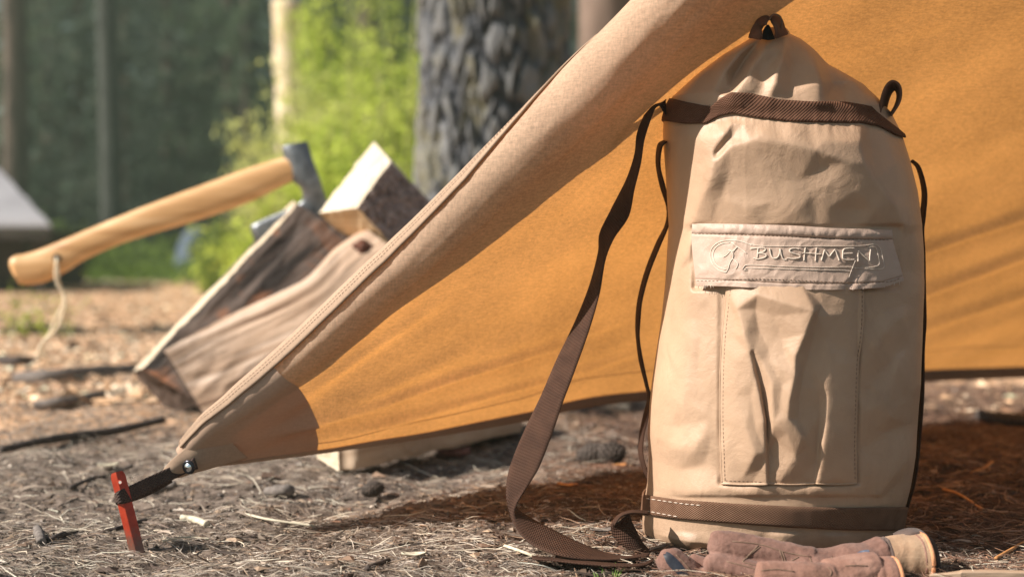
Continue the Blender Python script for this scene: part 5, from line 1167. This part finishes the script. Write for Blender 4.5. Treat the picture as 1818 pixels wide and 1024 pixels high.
bush(X_(640,7.0), 7.0, 1.0, .45, 5000, m_lime, 'bright yellow green bush beside the left of the thick trunk', leaf=.028)
bush(X_(560,8.2), 8.2, 1.25, .40, 4200, m_yel, 'yellowish young bush under the pale broken stem', leaf=.03)
bush(X_(700,8.5), 8.5, 1.5, .45, 4200, m_lime, 'tall lime green bush touching the left edge of the thick trunk', leaf=.03)
bush(X_(590,10), 10.3, 2.2, .42, 4200, m_lime, 'tall slender yellow green sapling right of the pale stem', leaf=.035)
bush(X_(500,9.3), 9.3, .95, .38, 3000, m_yel, 'low pale yellow bush left of the pale stem base', leaf=.03)
bush(X_(430,9.8), 9.8, .30, .30, 2200, m_lime, 'small lime green bush just above the axe handle', leaf=.03)
bush(X_(420,8.8), 8.8, .34, .26, 2200, m_under, 'green bush beneath the axe handle near the axe head', leaf=.028)
bush(X_(480,7.6), 7.6, .42, .24, 2400, m_lime, 'low leafy green bush behind the axe head', leaf=.026)
bush(X_(700,12), 12, 2.6, .6, 3600, m_under, 'taller green bush farther back between stem and thick trunk', leaf=.045)
bush(X_(60,13.2), 13.2, .42, .6, 2600, m_under, 'dark green bush under the eave of the grey roof', leaf=.04)
bush(X_(57,5.45), 5.45, .07, .10, 600, m_lime, 'small green tuft on the clearing under the handle end', leaf=.012)
Ls = []
for k in range(170):
    px_ = rng.uniform(455, 745); Yv = rng.uniform(7, 11.5); x0 = X_(px_, Yv); hh = rng.uniform(.5, 1.9)*(.6+.4*(px_ > 540)); a = rng.normal()*.15
    Ls.append((np.array([[x0, Yv, 0], [x0+a*hh*.4, Yv, hh*.6], [x0+a*hh*1.3, Yv, hh]]), np.array([.006, .005, .0015])))
tag(tubes('tall_grass', Ls, m_yel, None, 4), 'tall dry yellow grass stalks in the sun between the bushes', 'grass', kind='stuff')
n = 16000; yv = rng.uniform(12.2, 19, n); xv = rng.uniform(-.45, .45, n)*yv; hz = (.10+.30*sm(13, 17, yv))*rng.random(n)
v, f = leaves(np.stack([xv, yv, hz], -1), .05, .35); tag(mesh_np('undergrowth', v, f, m_under, None, smooth=False), 'green grass and undergrowth along the foot of the forest', 'undergrowth', kind='stuff')
# low shelter with grey sheet roof at the left
sh_ = thing('shelter', 'low dark shelter with a grey corrugated roof at the far left', 'shelter', (X_(-60,9.5), 9.7, 0))
Yv = 9.5; e0, e1 = P(-260,404,Yv-.15), P(92,404,Yv-.15); r0, r1 = P(-300,302,Yv+.75), P(-2,302,Yv+.75)
nc = 240; t = np.linspace(0, 1, nc)[:, None, None]; s = np.linspace(0, 1, 8)[None, :, None]; V = (e0*(1-t)+e1*t)*(1-s)+(r0*(1-t)+r1*t)*s
rib = .008*np.sin(np.linspace(0, 1, 8)*pi*6)[None, :]+0*V[..., 2]; V[..., 2] += rib
m_roof = simple('roof_sheet', [(.3, (.25, .245, .26)), (.7, (.36, .355, .375))], 4, .6, .4, 30, .003); solid(grid('roof', V, m_roof, sh_), .03, 0)
q = lambda a, b_: a*(1-b_)
e2 = P(92,404,Yv+1.9); r2 = r1; 
V = np.array([[r0, r1], [P(-260,404,Yv+1.75), P(92,404,Yv+1.75)]]); solid(grid('roof', V, m_roof, sh_), .03, 0)
m_dark = simple('dark_boards', [(.3, (.02, .017, .015)), (.7, (.05, .042, .036))], 8)
def boxm(name, lo, hi, m, parent):
    l, h_ = lo, hi; v = np.array([(x, y, z) for x in (l[0], h_[0]) for y in (l[1], h_[1]) for z in (l[2], h_[2])]); f = np.array([(0,1,3,2),(4,6,7,5),(0,4,5,1),(2,3,7,6),(0,2,6,4),(1,5,7,3)]); return mesh_np(name, v, f, m, parent, smooth=False)
boxm('wall', (e0[0]+.1, Yv+.1, -.05), (e1[0]-.28, Yv+1.5, e0[2]-.02), m_dark, sh_); boxm('fascia', (e0[0], Yv-.17, e0[2]-.075), (e1[0]-.01, Yv-.14, e0[2]-.017), m_dark, sh_)
for xx in (e0[0]+.2, e1[0]-.1): boxm('post', (xx-.04, Yv-.12, -.05), (xx+.04, Yv-.04, e0[2]-.03), m_dark, sh_)
V = np.array([[e1+[0, .02, -.02], P(92,404,Yv+1.7)+[0,0,-.02]], [r1, r1+[.001, .001, -.02]]]); solid(grid('gable', V, m_dark, sh_), .02, 0)
fix_children(sh_)
# dome tent added for an unclear blue grey shape far behind, guessed a parked car
tn = thing('tent_standin', 'small blurred blue grey dome tent, added for an unclear bluish shape at the foot of the forest behind the axe handle', 'tent stand-in', (X_(350,14.5), 14.5, 0))
u, v_ = np.meshgrid(np.linspace(0, pi/2, 14), np.linspace(0, 2*pi, 32, endpoint=False), indexing='ij'); rr = np.cos(u)**.8; c = tn.location
V = np.stack([c[0]+.24*rr*np.cos(v_)*(1+.05*np.cos(4*v_)), c[1]+.3*rr*np.sin(v_), .50*np.sin(u)-.02], -1)
grid('canopy', V, simple('tent_cloth', [(.3, (.06, .085, .12)), (.7, (.09, .12, .16))], 5), tn, close_m=True)
for a in (0, pi/2): 
    t = np.linspace(0, pi, 20); tubes('pole', [(np.stack([c[0]+.245*np.cos(t)*cos(a), c[1]+.305*np.cos(t)*sin(a), .505*np.sin(t)-.01], -1), .006)], m_greyb, tn)
fix_children(tn)

# ------------------------------------------------------------------ air
hz = bpy.data.materials.new('haze'); hz.use_nodes = True; nt = hz.node_tree; nt.nodes.remove(nt.nodes['Principled BSDF'])
pv = nt.nodes.new('ShaderNodeVolumePrincipled'); pv.inputs['Color'].default_value = (.56, .70, .54, 1); pv.inputs['Density'].default_value = .006; pv.inputs['Anisotropy'].default_value = .2
L(nt, pv.outputs[0], nt.nodes['Material Output'].inputs['Volume'])
tag(boxm('haze', (-88, -86, -3), (88, 89, 18), hz, None), kind='stuff', label='thin pale forest haze')
